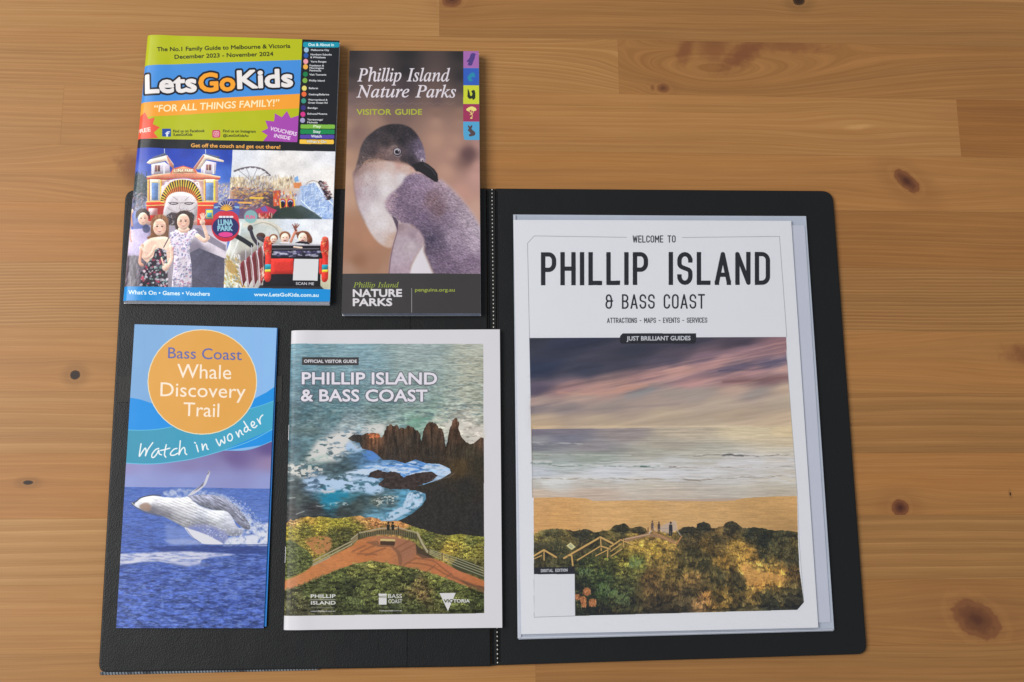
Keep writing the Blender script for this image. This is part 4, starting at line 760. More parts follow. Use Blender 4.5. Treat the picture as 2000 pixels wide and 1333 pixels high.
    s.dabs([(330, 700), (400, 640), (450, 640), (430, 800), (380, 820)], 120, [(206, 188, 196), (170, 146, 158), (196, 160, 160)], 2, 9, 0, 1.5, 4, .45)
    s.poly([(660, 1045), (655, 1120), (690, 1205), (738, 1320), (530, 1320), (560, 1230), (600, 1150), (636, 1090)], (222, 216, 222), 1, 18)
    flip = [(425, 855), (455, 892), (540, 900), (622, 952), (664, 1030), (642, 1090), (592, 1162), (552, 1240), (542, 1320), (372, 1320), (384, 1180), (410, 1060), (438, 960)]
    s.poly(flip, s.field([(460, 920, (160, 136, 144)), (540, 930, (176, 154, 162)), (620, 990, (180, 158, 168)), (570, 980, (160, 140, 152)), (480, 1040, (182, 164, 174)), (550, 1080, (190, 174, 182)), (450, 1200, (184, 166, 178)), (500, 1280, (178, 156, 168)), (410, 1290, (172, 150, 164))], power=3), 1, 15)
    s.tone(flip, feath(33, .08, 20, 20)); s.line([(430, 880), (444, 940), (430, 1000), (408, 1080), (388, 1180), (374, 1310)], 8, (110, 86, 102), .75, True, feather=6)
    s.poly([(398, 832), (430, 845), (450, 880), (444, 950), (425, 900)], (84, 70, 88), .9, 8)
    # head
    head = [(98, 478), (108, 415), (128, 345), (146, 270), (178, 208), (230, 158), (300, 112), (370, 90), (432, 85), (500, 94), (560, 124), (610, 180), (645, 248), (664, 310), (672, 380), (640, 440), (600, 470), (570, 440), (520, 402), (450, 388), (400, 384), (330, 374), (250, 362), (180, 384), (140, 440)]
    s.poly(head, s.field([(110, 450, (130, 106, 104)), (150, 380, (92, 78, 78)), (170, 260, (76, 68, 72)), (240, 190, (62, 57, 62)), (400, 130, (50, 47, 51)), (550, 160, (52, 49, 54)), (620, 260, (104, 92, 112)), (640, 320, (134, 118, 140)), (560, 280, (76, 68, 80)), (480, 220, (50, 47, 52)), (350, 240, (60, 54, 58)), (250, 300, (74, 64, 68)), (340, 300, (120, 98, 98)), (390, 310, (140, 116, 112)), (300, 350, (118, 94, 90)), (420, 360, (110, 90, 92)), (490, 370, (64, 58, 64)), (560, 380, (56, 52, 58)), (600, 430, (60, 54, 58)), (450, 390, (150, 116, 112)), (660, 370, (150, 132, 152))], power=3.2, warp=10, wscale=30), 1, 9, True)
    s.tone(head, feath(43, .22, 11, 7)); s.dabs(head, 560, [(98, 86, 92), (44, 42, 46), (124, 108, 112)], 1.5, 12, -.6, .5, 4, .3)
    s.dabs([(560, 260), (640, 250), (665, 370), (600, 380)], 130, [(168, 152, 180), (96, 84, 104)], 1.5, 14, -1.1, .4, 6, .55)
    s.dabs([(150, 350), (260, 350), (330, 380), (180, 420), (110, 470)], 160, [(176, 148, 142), (90, 74, 74)], 1.6, 9, -.7, .5, 16, .4)
    s.poly([(560, 415), (600, 402), (640, 386), (690, 408), (742, 450), (768, 488), (774, 540), (768, 554), (748, 552), (700, 522), (645, 484), (600, 462)], (46, 44, 48), 1, 2.5)
    s.line([(660, 410), (720, 452), (752, 500)], 5, (96, 92, 98), .7, True, feather=3); s.line([(590, 452), (650, 482), (740, 540)], 4, (22, 20, 24), .7, True)
    s.ell(642, 376, 13, 14, (206, 192, 198), .8, 5); s.ell(645, 382, 5, 7, (60, 52, 58)); s.ell(556, 444, 16, 10, (196, 150, 128), .6, 6)
    s.ell(443, 310, 36, 34, (58, 52, 58)); s.ell(442, 308, 29, 27, (180, 172, 182)); s.ell(444, 310, 23, 21, (100, 90, 100)); s.ell(440, 308, 15, 14, (38, 34, 40)); s.line([(428, 296), (444, 291), (458, 300)], 4, (200, 194, 204), 1, True); s.ell(450, 302, 4, 4, (222, 218, 226))
    s.line([(392, 268), (420, 262), (440, 272)], 8, (160, 140, 140), .6, True, feather=5); s.line([(420, 338), (450, 350), (476, 334)], 5, (150, 136, 140), .8, True)
    s.view(650, 80, 4.937)
    # lettering
    W = (226, 218, 226)
    s.text('Phillip', (236, 389), (662, 389), 124, W, 3.2, 'italic'); s.text('Island', (712, 389), (1130, 389), 124, W, 3.2, 'italic')
    s.text('Nature', (228, 540), (738, 540), 118, W, 3.2, 'italic'); s.text('Parks', (794, 541), (1188, 541), 118, W, 3.2, 'italic')
    s.line([(225 + 950 * k / 120., 598 + 8 * math.sin(k * .62)) for k in range(121)], 3.5, (142, 120, 118), .8)
    s.text('VISITOR', (230, 705), (564, 705), 55, (174, 182, 66), 3.6); s.text('GUIDE', (600, 705), (860, 705), 55, (174, 182, 66), 3.6)
    x0, x1 = 1258, 1450
    for y0, y1, c in [(90, 262, (168, 108, 176)), (262, 423, (58, 98, 190)), (425, 600, (206, 214, 62)), (602, 768, (164, 60, 96)), (768, 900, (88, 168, 212))]: s.rect(x0, y0, x1, y1, c)
    s.rect(1262, 860, 1450, 944, (88, 168, 212), r=22)
    for y in (261, 424, 601, 767): s.line([(x0, y), (1450, y)], 3, (196, 186, 196), .35)
    pc = (86, 68, 134); s.poly([(1330, 130), (1355, 120), (1378, 132), (1372, 145), (1366, 175), (1352, 205), (1338, 236), (1302, 232), (1308, 205), (1290, 200), (1318, 165)], pc, 1, 0, True)
    s.poly([(1300, 345), (1330, 310), (1360, 305), (1372, 330), (1366, 350), (1345, 345), (1335, 360), (1350, 380), (1330, 388), (1308, 378)], (50, 146, 172), .9, 4, True)
    s.poly([(1302, 458), (1318, 490), (1325, 520), (1340, 522), (1345, 500), (1335, 480), (1362, 468), (1374, 500), (1372, 545), (1350, 562), (1345, 548), (1318, 552), (1298, 530), (1300, 500)], (48, 56, 46), 1, 0, True)
    t = (236, 222, 132); s.poly([(1285, 655), (1310, 632), (1345, 624), (1378, 640), (1384, 660), (1350, 668), (1330, 655), (1310, 670)], t, 1, 0, True); s.line([(1310, 665), (1335, 690), (1345, 715), (1330, 738)], 7, t, 1, True); s.line([(1362, 660), (1348, 688), (1322, 704)], 6, t, 1, True); s.line([(1335, 660), (1340, 700)], 5, t); s.ell(1336, 734, 12, 7, t)
    k = (92, 76, 78); s.poly([(1300, 812), (1312, 805), (1322, 815), (1340, 800), (1345, 815), (1338, 835), (1350, 850), (1372, 870), (1370, 895), (1345, 905), (1318, 908), (1312, 890), (1328, 880), (1302, 850), (1312, 832)], k, 1, 0, True)
    s.view(650, 340, 4.597)
    s.rect(50, 889, 1400, 1300, (66, 64, 65)); s.tone([(50, 889), (1400, 889), (1400, 1300), (50, 1300)], lambda X, Y: 1 + .04 * (fbm(X / 5, Y / 5, 3, 2) - .5) * 2)
    s.text('Phillip', (184, 1016), (380, 1016), 47, (156, 172, 70), .4, 'italic'); s.text('Island', (403, 1016), (592, 1016), 47, (156, 172, 70), .4, 'italic')
    s.text('NATURE', (180, 1103), (622, 1103), 72, (222, 218, 222), 6.5); s.text('PARKS', (180, 1187), (534, 1187), 72, (222, 218, 222), 6.5)
    s.line([(708, 1025), (708, 1246)], 4.5, (170, 168, 170)); s.text('penguins.org.au', (738, 1054), (1095, 1054), 32, (160, 174, 72), 1.6)
    return s

def print_kids():
    s = Sheet(QUAD['kids'], base=(186, 192, 30), S=2.3)
    s.view(230, 50, 4.444)
    # stripes
    s.poly([(60, 348), (218, 346), (1597, 299), (1586, 590), (190, 663), (60, 668)], (72, 146, 222))
    s.poly([(60, 668), (190, 663), (1586, 588), (1577, 712), (168, 790), (60, 796)], (250, 166, 56))
    s.poly([(100, 800), (195, 770), (222, 760), (240, 745), (272, 806), (328, 793), (312, 850), (372, 876), (320, 922), (358, 968), (100, 985)], (240, 92, 66))
    s.text('FREE', (168, 927), (294, 912), 36, (250, 236, 226), 2.4)
    s.poly([(1253, 912), (1312, 886), (1288, 819), (1364, 825), (1370, 757), (1430, 790), (1474, 736), (1505, 796), (1580, 772), (1570, 1010), (1260, 1006), (1308, 946)], (172, 76, 178))
    s.text('VOUCHERS', (1328, 902), (1556, 952), 34, (244, 226, 244), 2.2, shear=.1); s.text('INSIDE', (1360, 962), (1502, 986), 32, (244, 226, 244), 2.2, shear=.1)
    dk = (44, 50, 22)
    s.text('The No.1 Family Guide to Melbourne & Victoria', (346, 228), (1503, 198), 36, dk, 2.2)
    s.text('December 2023 - November 2024', (498, 290), (1356, 266), 36, dk, 2.2)
    s.text('“FOR ALL THINGS FAMILY!”', (325, 746), (1412, 694), 60, (255, 240, 196), 2.8, shear=.12)
    black = (22, 28, 40)
    L = [('Lets', (222, 606), (712, 592), 202), ('Go', (692, 594), (1048, 582), 200), ('Kids', (1028, 568), (1546, 548), 196)]
    for t, p, q, h in L: s.text(t, p, q, h, black, 25, k=1)
    ins = 17
    for (t, p, q, h), c in zip(L, ((240, 234, 232), (250, 166, 46), (240, 234, 232))):
        s.text(t, (p[0] + ins, p[1] - ins), (q[0] - ins, q[1] - ins), h - 2 * ins, c, 9, k=1)
    s.rect(392, 887, 468, 955, (42, 76, 166), r=5); s.text('f', (418, 955), (460, 955), 46, (230, 236, 246), 4)
    s.text('Find us on Facebook', (487, 920), (763, 918), 24, dk, 1.2); s.text('/LetsGoKids', (485, 950), (656, 950), 24, dk, 1.2)
    s.rect(829, 900, 898, 966, (206, 60, 110), r=14); s.rect(840, 911, 887, 955, (240, 200, 210), r=10); s.rect(845, 916, 882, 950, (214, 70, 100), r=8); s.ell(864, 933, 12, 12, (244, 214, 220)); s.ell(864, 933, 7, 7, (220, 90, 90))
    s.text('Find us on Instagram', (922, 920), (1205, 924), 24, dk, 1.2); s.text('@LetsGoKidsAu', (922, 958), (1142, 960), 22, dk, 1.2)
    # black list down the right side
    K = (34, 37, 42)
    s.poly([(1608, 60), (2100, 60), (2100, 1200), (1562, 1200), (1562, 1004), (1590, 500)], K)
    s.poly([(60, 970), (164, 973), (1000, 990), (1562, 1003), (2000, 1008), (2000, 1084), (1888, 1081), (1000, 1072), (60, 1048)], K)
    s.text('Get off the couch and get out there!', (642, 1048), (1417, 1063), 34, (250, 178, 84), 2.6)
    s.rect(1612, 146, 1922, 192, (16, 152, 176), r=14); s.text('Out & About in', (1656, 181), (1877, 181), 25, (236, 244, 246), 2.2)
    for cx, cy, c in [(1640, 214, (160, 194, 218)), (1637, 261, (46, 92, 168)), (1635, 312, (244, 162, 172)), (1633, 357, (244, 180, 76)), (1632, 420, (34, 128, 78)), (1628, 474, (128, 178, 72)), (1623, 540, (236, 220, 120)), (1620, 590, (242, 112, 62)), (1617, 648, (60, 152, 132)), (1615, 707, (62, 54, 128)), (1611, 763, (222, 60, 142)), (1608, 815, (172, 168, 206))]:
        s.ell(cx, cy, 21, 22, c)
    Wt = (232, 232, 234)
    for t, x, y, x2 in [('Melbourne City', 1680, 222, 1836), ('Northern Suburbs', 1676, 260, 1858), ('& Whittlesea', 1674, 284, 1806), ('Yarra Ranges', 1676, 320, 1812), ('Frankston &', 1668, 354, 1792), ('Mornington', 1668, 375, 1790), ('Peninsula', 1668, 396, 1768), ('Visit Tasmania', 1666, 431, 1812), ('Phillip Island', 1664, 482, 1798), ('Ballarat', 1662, 547, 1742), ('Geelong/Bellarine', 1660, 600, 1836), ('Warrnambool &', 1655, 646, 1822), ('Great Ocean Rd', 1655, 671, 1822), ('Bendigo', 1652, 716, 1738), ('Echuca/Moama', 1650, 766, 1820), ('Yarrawonga/', 1648, 816, 1784), ('Mulwala', 1648, 840, 1738)]:
        s.text(t, (x, y), (x2, y), 16, Wt, 1.5)
    for (x0, y0, x1, y1), c, t, a, b, tc in [((1590, 850, 1885, 886), (132, 190, 72), 'Play', 1700, 1768, (226, 240, 200)), ((1588, 892, 1882, 932), (32, 142, 82), 'Stay', 1698, 1764, Wt), ((1586, 938, 1880, 972), (92, 72, 170), 'Watch', 1680, 1772, Wt), ((1582, 980, 1876, 1018), (252, 202, 74), 'What’s On', 1642, 1812, (250, 244, 226))]:
        s.rect(x0, y0, x1, y1, c, r=9)
        s.text(t, (a, y1 - 9), (b, y1 - 9), 24, tc, 2.2, halo=[(2.2, (100, 84, 50), .7, 0)] if t[1] == 'h' else None)
    # ---------------- the four pictures
    s.view(230, 280, 4.04)
    A = [(-60, 20), (141, 24), (914, 45), (905, 300), (930, 600), (900, 800), (845, 1150), (-60, 1140)]
    s.poly(A, s.field([(160, 60, (44, 66, 168)), (500, 80, (38, 62, 160)), (880, 80, (40, 66, 160)), (880, 250, (64, 100, 186)), (150, 200, (70, 92, 176)), (850, 380, (120, 150, 206)), (120, 330, (140, 150, 190))], power=3))
    # midway clutter behind the gate, ground
    s.poly([(700, 320), (900, 300), (890, 480), (760, 620), (700, 560)], (120, 124, 160), .8, 10); s.dabs([(780, 300), (900, 330), (890, 470), (790, 500)], 260, [(200, 206, 230), (84, 92, 140), (150, 150, 190), (220, 190, 130)], 3, 16, .6, 1.5, 3, .50)
    ground = [(100, 640), (700, 600), (880, 620), (850, 1150), (30, 1150), (60, 700)]
    s.poly(ground, s.field([(150, 680, (176, 160, 172)), (620, 660, (150, 140, 160)), (850, 680, (190, 180, 196)), (700, 760, (206, 196, 206)), (850, 860, (200, 190, 200)), (640, 820, (120, 112, 128)), (80, 760, (190, 180, 196)), (60, 900, (170, 160, 170)), (80, 1000, (110, 100, 108)), (100, 1100, (90, 80, 86))], power=4), 1, 4)
    s.poly([(575, 860), (650, 822), (850, 905), (845, 1150), (590, 1150)], (82, 80, 98)); s.tone([(575, 860), (650, 822), (850, 905), (845, 1150), (590, 1150)], lambda X, Y: 1 + .12 * (fbm(X / 12, Y / 12, 8, 2) - .5) * 2)
    for st in [[(560, 690), (640, 660), (860, 800), (860, 850), (700, 760)], ]: s.poly(st, (110, 104, 120), .8, 6)
    for st in [[(600, 960), (840, 1060)], [(600, 1050), (760, 1150)], [(700, 850), (610, 1000)], [(800, 890), (700, 1130)]]: s.line(st, 3, (60, 58, 74), .6)
    # palms at the left
    s.poly([(110, 250), (200, 230), (240, 300), (250, 420), (200, 520), (120, 500)], (70, 78, 90), .6, 20); s.dabs([(110, 220), (235, 240), (240, 400), (110, 420)], 240, [(34, 48, 50), (50, 66, 60), (24, 34, 40), (70, 84, 80)], 2.4, 44, .6, 1.6, 4, .58)
    s.dabs([(110, 380), (230, 380), (240, 520), (110, 520)], 120, [(150, 150, 170), (60, 60, 70), (120, 90, 90)], 4, 14, 1.5, 1.2, 14, .6)
    s.model = (.30, 16)
    # gate: body
    cream = (226, 206, 168); red = (206, 62, 50); dred = (168, 60, 52)
    s.poly([(240, 270), (800, 268), (800, 640), (236, 640)], (190, 150, 140))
    s.poly([(238, 262), (300, 232), (330, 225), (420, 228), (440, 190), (525, 168), (620, 196), (640, 225), (740, 235), (812, 262), (812, 280), (240, 280)], (206, 130, 104))
    s.line([(238, 256), (420, 226), (640, 226), (815, 258)], 9, (232, 206, 170)); s.line([(236, 272), (815, 272)], 8, (176, 66, 56)); s.line([(250, 284), (800, 284)], 6, (232, 214, 180))
    s.poly([(425, 228), (440, 196), (525, 172), (610, 196), (628, 228)], (214, 150, 112)); s.line([(425, 228), (440, 196), (525, 172), (610, 196), (628, 228)], 6, (196, 74, 62))
    s.text('LUNA PARK', (450, 220), (606, 220), 26, (250, 236, 200), 2.6, halo=[(3, (120, 60, 50), .8, 0)])
    # blue-grey panels and columns
    for x0, x1, top in [(262, 340, 300), (688, 776, 300)]:
        s.poly([(x0, 275), (x1, 275), (x1, 450), (x0, 450)], (222, 212, 190)); s.poly([(x0 + 12, top), (x1 - 14, top), (x1 - 16, 440), (x0 + 12, 440)], (112, 140, 186)); s.line([(x0 + 12, top), (x1 - 14, top)], 5, (226, 196, 110))
    for x in (248, 346, 692, 772): s.line([(x, 285), (x, 470)], 12, (226, 190, 96) if x != 772 else (216, 196, 60)); 
    for x in (256, 354, 700): s.line([(x, 285), (x, 470)], 4, (186, 84, 70))
    s.poly([(232, 452), (372, 440), (372, 640), (236, 600)], red); s.poly([(636, 450), (790, 452), (770, 640), (634, 640)], red)
    for y in (452, 482): s.line([(232, y + 4), (372, y - 4)], 8, (226, 196, 120)); s.line([(634, y), (792, y + 2)], 8, (226, 196, 120))
    s.rect(250, 505, 320, 560, (214, 196, 196)); s.rect(700, 512, 764, 592, (60, 120, 150)); s.rect(706, 520, 758, 586, (214, 190, 70)); s.rect(712, 540, 750, 578, (70, 150, 170))
    s.ell(340, 560, 60, 80, (150, 60, 60), .5, 20)
    # towers
    def tower(pole, cap, post):
        s.line([pole, (pole[0] + 2, pole[1] + 60)], 5, (206, 210, 226))
        s.poly(cap[0], (88, 92, 112)); s.poly(cap[1], (226, 206, 186)); s.poly(cap[2], (176, 120, 104)); s.poly(post, (196, 186, 200))
    tower((374, 36), ([(262, 122), (290, 98), (372, 68), (386, 72), (392, 92), (270, 130)], [(232, 146), (262, 120), (395, 84), (450, 160), (440, 185), (415, 165), (385, 130), (262, 158)], [(388, 84), (402, 96), (450, 170), (446, 192), (415, 168)]), [(272, 158), (375, 138), (415, 166), (420, 225), (270, 240)])
    tower((700, 42), ([(694, 72), (812, 98), (808, 120), (694, 98)], [(604, 186), (680, 82), (690, 78), (846, 128), (842, 142), (706, 120), (664, 190), (640, 200)], [(604, 188), (682, 84), (694, 92), (622, 200)]), [(664, 185), (706, 128), (786, 145), (778, 236), (664, 226)])
    for x0, y0, x1, y1 in [(300, 165, 340, 214), (705, 160, 745, 206)]: s.rect(x0, y0, x1, y1, (120, 84, 84)); s.line([(x0 + 18, y0), (x0 + 18, y1)], 4, (226, 206, 170))
    for x in (286, 372, 690, 762): s.line([(x, 160), (x, 232)], 10, (226, 226, 236))
    # sunray arch, pale face, doorway
    s.poly([(345, 450), (352, 330), (420, 285), (505, 272), (600, 290), (668, 340), (690, 450)], (206, 186, 190))
    s.line([(372, 330), (384, 300), (420, 312), (430, 285), (520, 276), (590, 284), (598, 312), (640, 300), (650, 334)], 10, (236, 230, 236), 1, True); s.line([(368, 322), (388, 290), (430, 276), (520, 266), (592, 276), (644, 292)], 4, (150, 120, 190), 1, True)
    arch = [(342, 446), (352, 400), (384, 345), (420, 300), (460, 284), (512, 278), (570, 284), (610, 304), (644, 350), (664, 400), (672, 450)]
    s.poly(arch, (60, 46, 44))
    for k in range(25):
        t = math.pi * (1.0 - k / 24.); c, d = math.cos(t), math.sin(t)
        s.line([(508 + 112 * c, 462 - 95 * d), (508 + 160 * c, 452 - 172 * d * (1 if d > .3 else .9))], 9, (224, 176, 62) if k % 2 else (214, 196, 72), 1); s.line([(508 + 108 * c, 464 - 90 * d), (508 + 132 * c, 458 - 122 * d)], 9, (206, 92, 52), .8)
    face = [(378, 480), (396, 420), (440, 384), (510, 374), (580, 390), (622, 430), (638, 480), (630, 560), (600, 620), (590, 640), (370, 640), (365, 540)]
    s.poly(face, (214, 206, 210), 1, 2, True)
    s.tone(face, lambda X, Y: 1 - .16 * np.clip((Y - 440) / 140, 0, 1))
    for st in [[(440, 412), (480, 440)], [(570, 412), (536, 442)]]: s.line(st, 4, (130, 118, 124), .8)
    for x0, x1 in ((414, 482), (532, 604)): s.ell((x0 + x1) / 2, 466, 36, 11, (84, 70, 72)); s.ell((x0 + x1) / 2, 466, 24, 5, (196, 190, 196))
    s.line([(404, 458), (500, 462), (612, 460)], 4, (96, 84, 90), .9, True); s.line([(500, 470), (494, 505), (512, 516), (528, 504)], 4, (150, 134, 140), .9, True); s.line([(400, 500), (450, 530), (500, 540), (570, 528), (620, 500)], 5, (150, 130, 136), .8, True)
    s.poly([(392, 560), (430, 535), (505, 548), (590, 536), (612, 560), (600, 640), (390, 640)], (50, 42, 46), .95, 3)
    s.dabs([(400, 560), (600, 560), (590, 640), (400, 640)], 60, [(150, 130, 130), (90, 70, 70), (190, 190, 200)], 4, 12, 1.5, 1, 5, .6)
    # three children in front of the gate
    skin = (236, 196, 176); skd = (206, 154, 132)
    def kid(face_c, fr, hair, hc):
        s.poly(hair, hc, 1, 2, True); s.dabs(hair, 60, [tuple(c * 1.5 for c in hc), tuple(c * .6 for c in hc), tuple(c * 1.25 for c in hc)], 1.3, fr * .8, 1.45, .35, int(fr), .6); cx, cy = face_c
        s.ell(cx, cy, fr, fr * 1.28, skin); s.ell(cx + fr * .3, cy + fr * .3, fr * .6, fr * .7, (232, 190, 168), .5, 6)
        for d in (-.38, .38): s.ell(cx + d * fr, cy - fr * .12, fr * .17, fr * .11, (46, 30, 30)); s.line([(cx + d * fr - fr * .2, cy - fr * .36), (cx + d * fr + fr * .2, cy - fr * .38)], 3, (110, 78, 62), .8)
        s.line([(cx, cy), (cx + fr * .06, cy + fr * .3)], 3, skd, .8)
        s.poly([(cx - fr * .34, cy + fr * .5), (cx, cy + fr * .56), (cx + fr * .36, cy + fr * .46), (cx + fr * .16, cy + fr * .72), (cx - fr * .16, cy + fr * .72)], (164, 84, 80), .9, 1, True); s.line([(cx - fr * .24, cy + fr * .56), (cx + fr * .26, cy + fr * .54)], 4, (238, 228, 222), .9); s.ell(cx - fr * .55, cy + fr * .2, fr * .3, fr * .4, skd, .5, 5); s.ell(cx + fr * .62, cy + fr * .1, fr * .26, fr * .6, skd, .55, 5); s.ell(cx, cy - fr * .75, fr * .7, fr * .3, skd, .45, 6)
    # boy
    s.poly([(105, 660), (150, 625), (200, 640), (262, 650), (262, 800), (250, 900), (90, 880), (95, 760)], (184, 172, 204), 1, 2, True); s.poly([(105, 640), (160, 618), (250, 640), (240, 665), (110, 672)], (66, 84, 150), .9, 4)
    s.ell(232, 668, 30, 34, (70, 74, 104), .85, 4); s.poly([(70, 880), (230, 890), (230, 1140), (60, 1140)], (96, 88, 100), .9, 8)
    s.dabs([(70, 880), (230, 890), (230, 1140), (60, 1140)], 120, [(140, 132, 144), (60, 54, 62)], 4, 30, 1.5, .3, 6, .5)
    kid((206, 590), 40, [(150, 590), (148, 540), (175, 515), (225, 512), (256, 540), (258, 590), (240, 560), (170, 562)], (60, 44, 40))
    s.line([(116, 640), (104, 560), (112, 520)], 17, skd, 1, True); s.ell(110, 525, 16, 22, skin); s.line([(110, 770), (96, 720), (100, 680)], 13, (206, 160, 144), 1, True)
    # girl in the middle: long light-brown hair, dark floral dress
    s.poly([(270, 690), (272, 600), (310, 560), (360, 556), (402, 590), (408, 680), (400, 760), (360, 740), (280, 760), (236, 740), (262, 720)], (120, 84, 62), 1, 2, True)
    s.poly([(200, 800), (250, 750), (300, 735), (380, 730), (430, 760), (442, 820), (430, 900), (400, 960), (280, 960), (200, 900)], skin, 1, 2, True)
    dress = [(300, 840), (330, 820), (385, 838), (392, 890), (398, 980), (400, 1140), (182, 1140), (190, 1020), (250, 930), (286, 890)]
    s.poly(dress, (48, 40, 52)); s.dabs(dress, 170, [(214, 206, 216), (196, 76, 96), (120, 160, 150), (90, 80, 100), (206, 196, 206), (30, 26, 34), (30, 26, 34)], 7, 5, 0, 3, 2, .70)
    s.line([(368, 815), (408, 740)], 7, (50, 42, 52)); s.line([(188, 820), (214, 900), (262, 880), (300, 810)], 24, skin, 1, True); s.line([(200, 800), (180, 930), (200, 960)], 22, skd, 1, True); s.line([(425, 800), (430, 900), (390, 990)], 28, skin, 1, True); s.ell(382, 975, 26, 32, skin); s.line([(350, 900), (368, 960)], 12, skin)
    s.line([(195, 812), (212, 850), (240, 860)], 12, (232, 196, 178), 1, True)
    kid((336, 655), 52, [(268, 700), (276, 600), (320, 558), (370, 560), (404, 610), (408, 690), (392, 640), (360, 610), (300, 615)], (134, 94, 68))
    # girl on the right: dark hair, pale floral dress, waving
    s.poly([(462, 660), (462, 570), (500, 528), (560, 528), (592, 570), (598, 650), (560, 690), (480, 690)], (58, 42, 38), 1, 2, True)
    dress = [(420, 700), (470, 672), (500, 690), (560, 690), (610, 668), (636, 690), (640, 740), (580, 780), (570, 840), (590, 960), (590, 1145), (430, 1145), (445, 980), (452, 860), (420, 760)]
    s.poly(dress, (212, 202, 214)); s.dabs(dress, 300, [(120, 96, 150), (70, 80, 130), (176, 96, 116), (226, 220, 232), (96, 110, 150), (190, 180, 206)], 4.5, 7, 1.2, 1.5, 3, .50)
    s.tone([(430, 900), (590, 900), (590, 1145), (430, 1145)], lambda X, Y: .82 + .3 * fbm(X / 16, Y / 160, 3, 2))
    s.poly([(478, 672), (505, 700), (555, 700), (578, 672), (560, 655), (490, 655)], skin); s.line([(632, 720), (690, 762), (720, 740)], 32, skin, 1, True); s.line([(716, 745), (690, 660), (672, 620)], 26, skin, 1, True); s.ell(676, 616, 22, 24, skin)
    for a, l in ((1.15, 58), (1.4, 66), (1.62, 66), (1.85, 60), (2.5, 40)): s.line([(676, 612), (676 + l * math.cos(a), 612 - l * math.sin(a))], 9, skin)
    kid((524, 612), 50, [(462, 640), (466, 570), (502, 532), (560, 532), (590, 572), (596, 640), (575, 590), (540, 575), (490, 590)], (58, 42, 38))
    # picture 2: rides under a pale sky
    B = [(914, 45), (1760, 54), (1700, 592), (960, 590), (880, 470), (900, 300)]
    s.model = None
    s.poly(B, s.field([(950, 80, (206, 208, 216)), (1700, 80, (216, 216, 222)), (950, 250, (204, 206, 210)), (1700, 250, (224, 218, 214)), (1300, 220, (216, 212, 210))], power=3))
    s.line([(930, 208), (985, 190), (1065, 178), (1150, 196), (1205, 240)], 9, (112, 104, 112), 1, True)
    for k in range(17):
        t = k / 16.; p = catmull([(930, 208), (985, 190), (1065, 178), (1150, 196), (1205, 240)])[int(t * 24)]; s.ell(p[0], p[1] + 4, 9, 7, (88, 80, 88), .85)
    for q in [(960, 205), (1020, 186), (1110, 184), (1180, 216), (1205, 240)]: s.line([(1065, 290), q], 3.5, (110, 104, 112), .9)
    s.poly([(1070, 270), (1040, 400), (1000, 400)], (200, 196, 200), .6); s.line([(1065, 285), (1010, 400)], 6, (150, 146, 156)); s.line([(1068, 285), (1105, 370)], 6, (160, 156, 164))
    s.poly([(895, 262), (1000, 258), (1050, 300), (1180, 250), (1200, 300), (1290, 262), (1420, 258), (1470, 300), (1560, 310), (1690, 420), (1698, 590), (960, 590), (890, 470)], s.field([(920, 300, (196, 180, 150)), (1100, 320, (190, 184, 184)), (1300, 300, (214, 200, 176)), (1450, 300, (206, 200, 200)), (930, 400, (150, 120, 104)), (1100, 420, (150, 110, 90)), (1200, 440, (84, 70, 76)), (1350, 380, (206, 180, 160)), (1450, 440, (170, 180, 206)), (1600, 400, (150, 168, 200)), (1600, 520, (112, 140, 190)), (1350, 540, (52, 60, 60)), (1250, 560, (48, 56, 56)), (1050, 500, (110, 90, 110)), (980, 480, (90, 76, 110))], power=4, warp=12, wscale=30), 1, 3)
    s.dabs([(900, 255), (1410, 250), (1410, 340), (900, 350)], 420, [(226, 210, 174), (150, 126, 100), (96, 84, 84), (236, 228, 214), (190, 160, 110)], 2.6, 20, 1.55, .25, 6, .52)
    s.dabs([(900, 340), (1230, 340), (1230, 470), (960, 520)], 360, [(206, 120, 70), (96, 70, 84), (214, 170, 84), (60, 50, 60), (60, 60, 110), (190, 184, 190), (226, 190, 80)], 4, 12, .2, .6, 7, .52)
    s.poly([(1390, 305), (1450, 300), (1460, 345), (1395, 345)], (206, 130, 80)); s.poly([(1398, 262), (1425, 248), (1432, 292), (1400, 292)], (120, 160, 206))
    s.poly([(1230, 370), (1290, 360), (1290, 480), (1235, 490)], (206, 90, 60)); s.dabs([(1228, 350), (1410, 380), (1420, 470), (1240, 480)], 120, [(226, 180, 70), (206, 80, 60), (230, 226, 220), (70, 80, 130)], 4, 10, 1.5, .6, 8, .58)
    for x in (1306, 1366): s.ell(x, 466, 32, 36, (214, 60, 60)); s.ell(x, 462, 22, 26, (70, 70, 120)); s.ell(x, 476, 18, 22, (40, 34, 38)); s.line([(x - 14, 450), (x, 440), (x + 14, 450)], 5, (240, 236, 236))
    s.line([(1285, 435), (1290, 500)], 10, (236, 190, 70)); s.line([(1336, 435), (1336, 500)], 8, (236, 190, 70)); s.line([(1396, 435), (1400, 495)], 10, (236, 190, 70))
    s.line([(1050, 424), (1150, 424)], 12, (226, 190, 60)); s.line([(880, 440), (960, 440)], 16, (70, 76, 150)); s.line([(960, 460), (1060, 462)], 14, (214, 160, 80))
    lat = [(1440, 330), (1560, 300), (1640, 400), (1700, 430), (1700, 590), (1560, 560), (1450, 470)]
    s.poly(lat, (150, 172, 208), .9); s.dabs(lat, 330, [(206, 216, 232), (96, 120, 170), (226, 230, 238), (120, 150, 196)], 2, 34, .9, 1.0, 9, .50)
    s.line([(1450, 440), (1530, 520), (1620, 590)], 7, (214, 226, 240)); s.line([(1570, 310), (1620, 390), (1694, 470)], 7, (226, 230, 236))
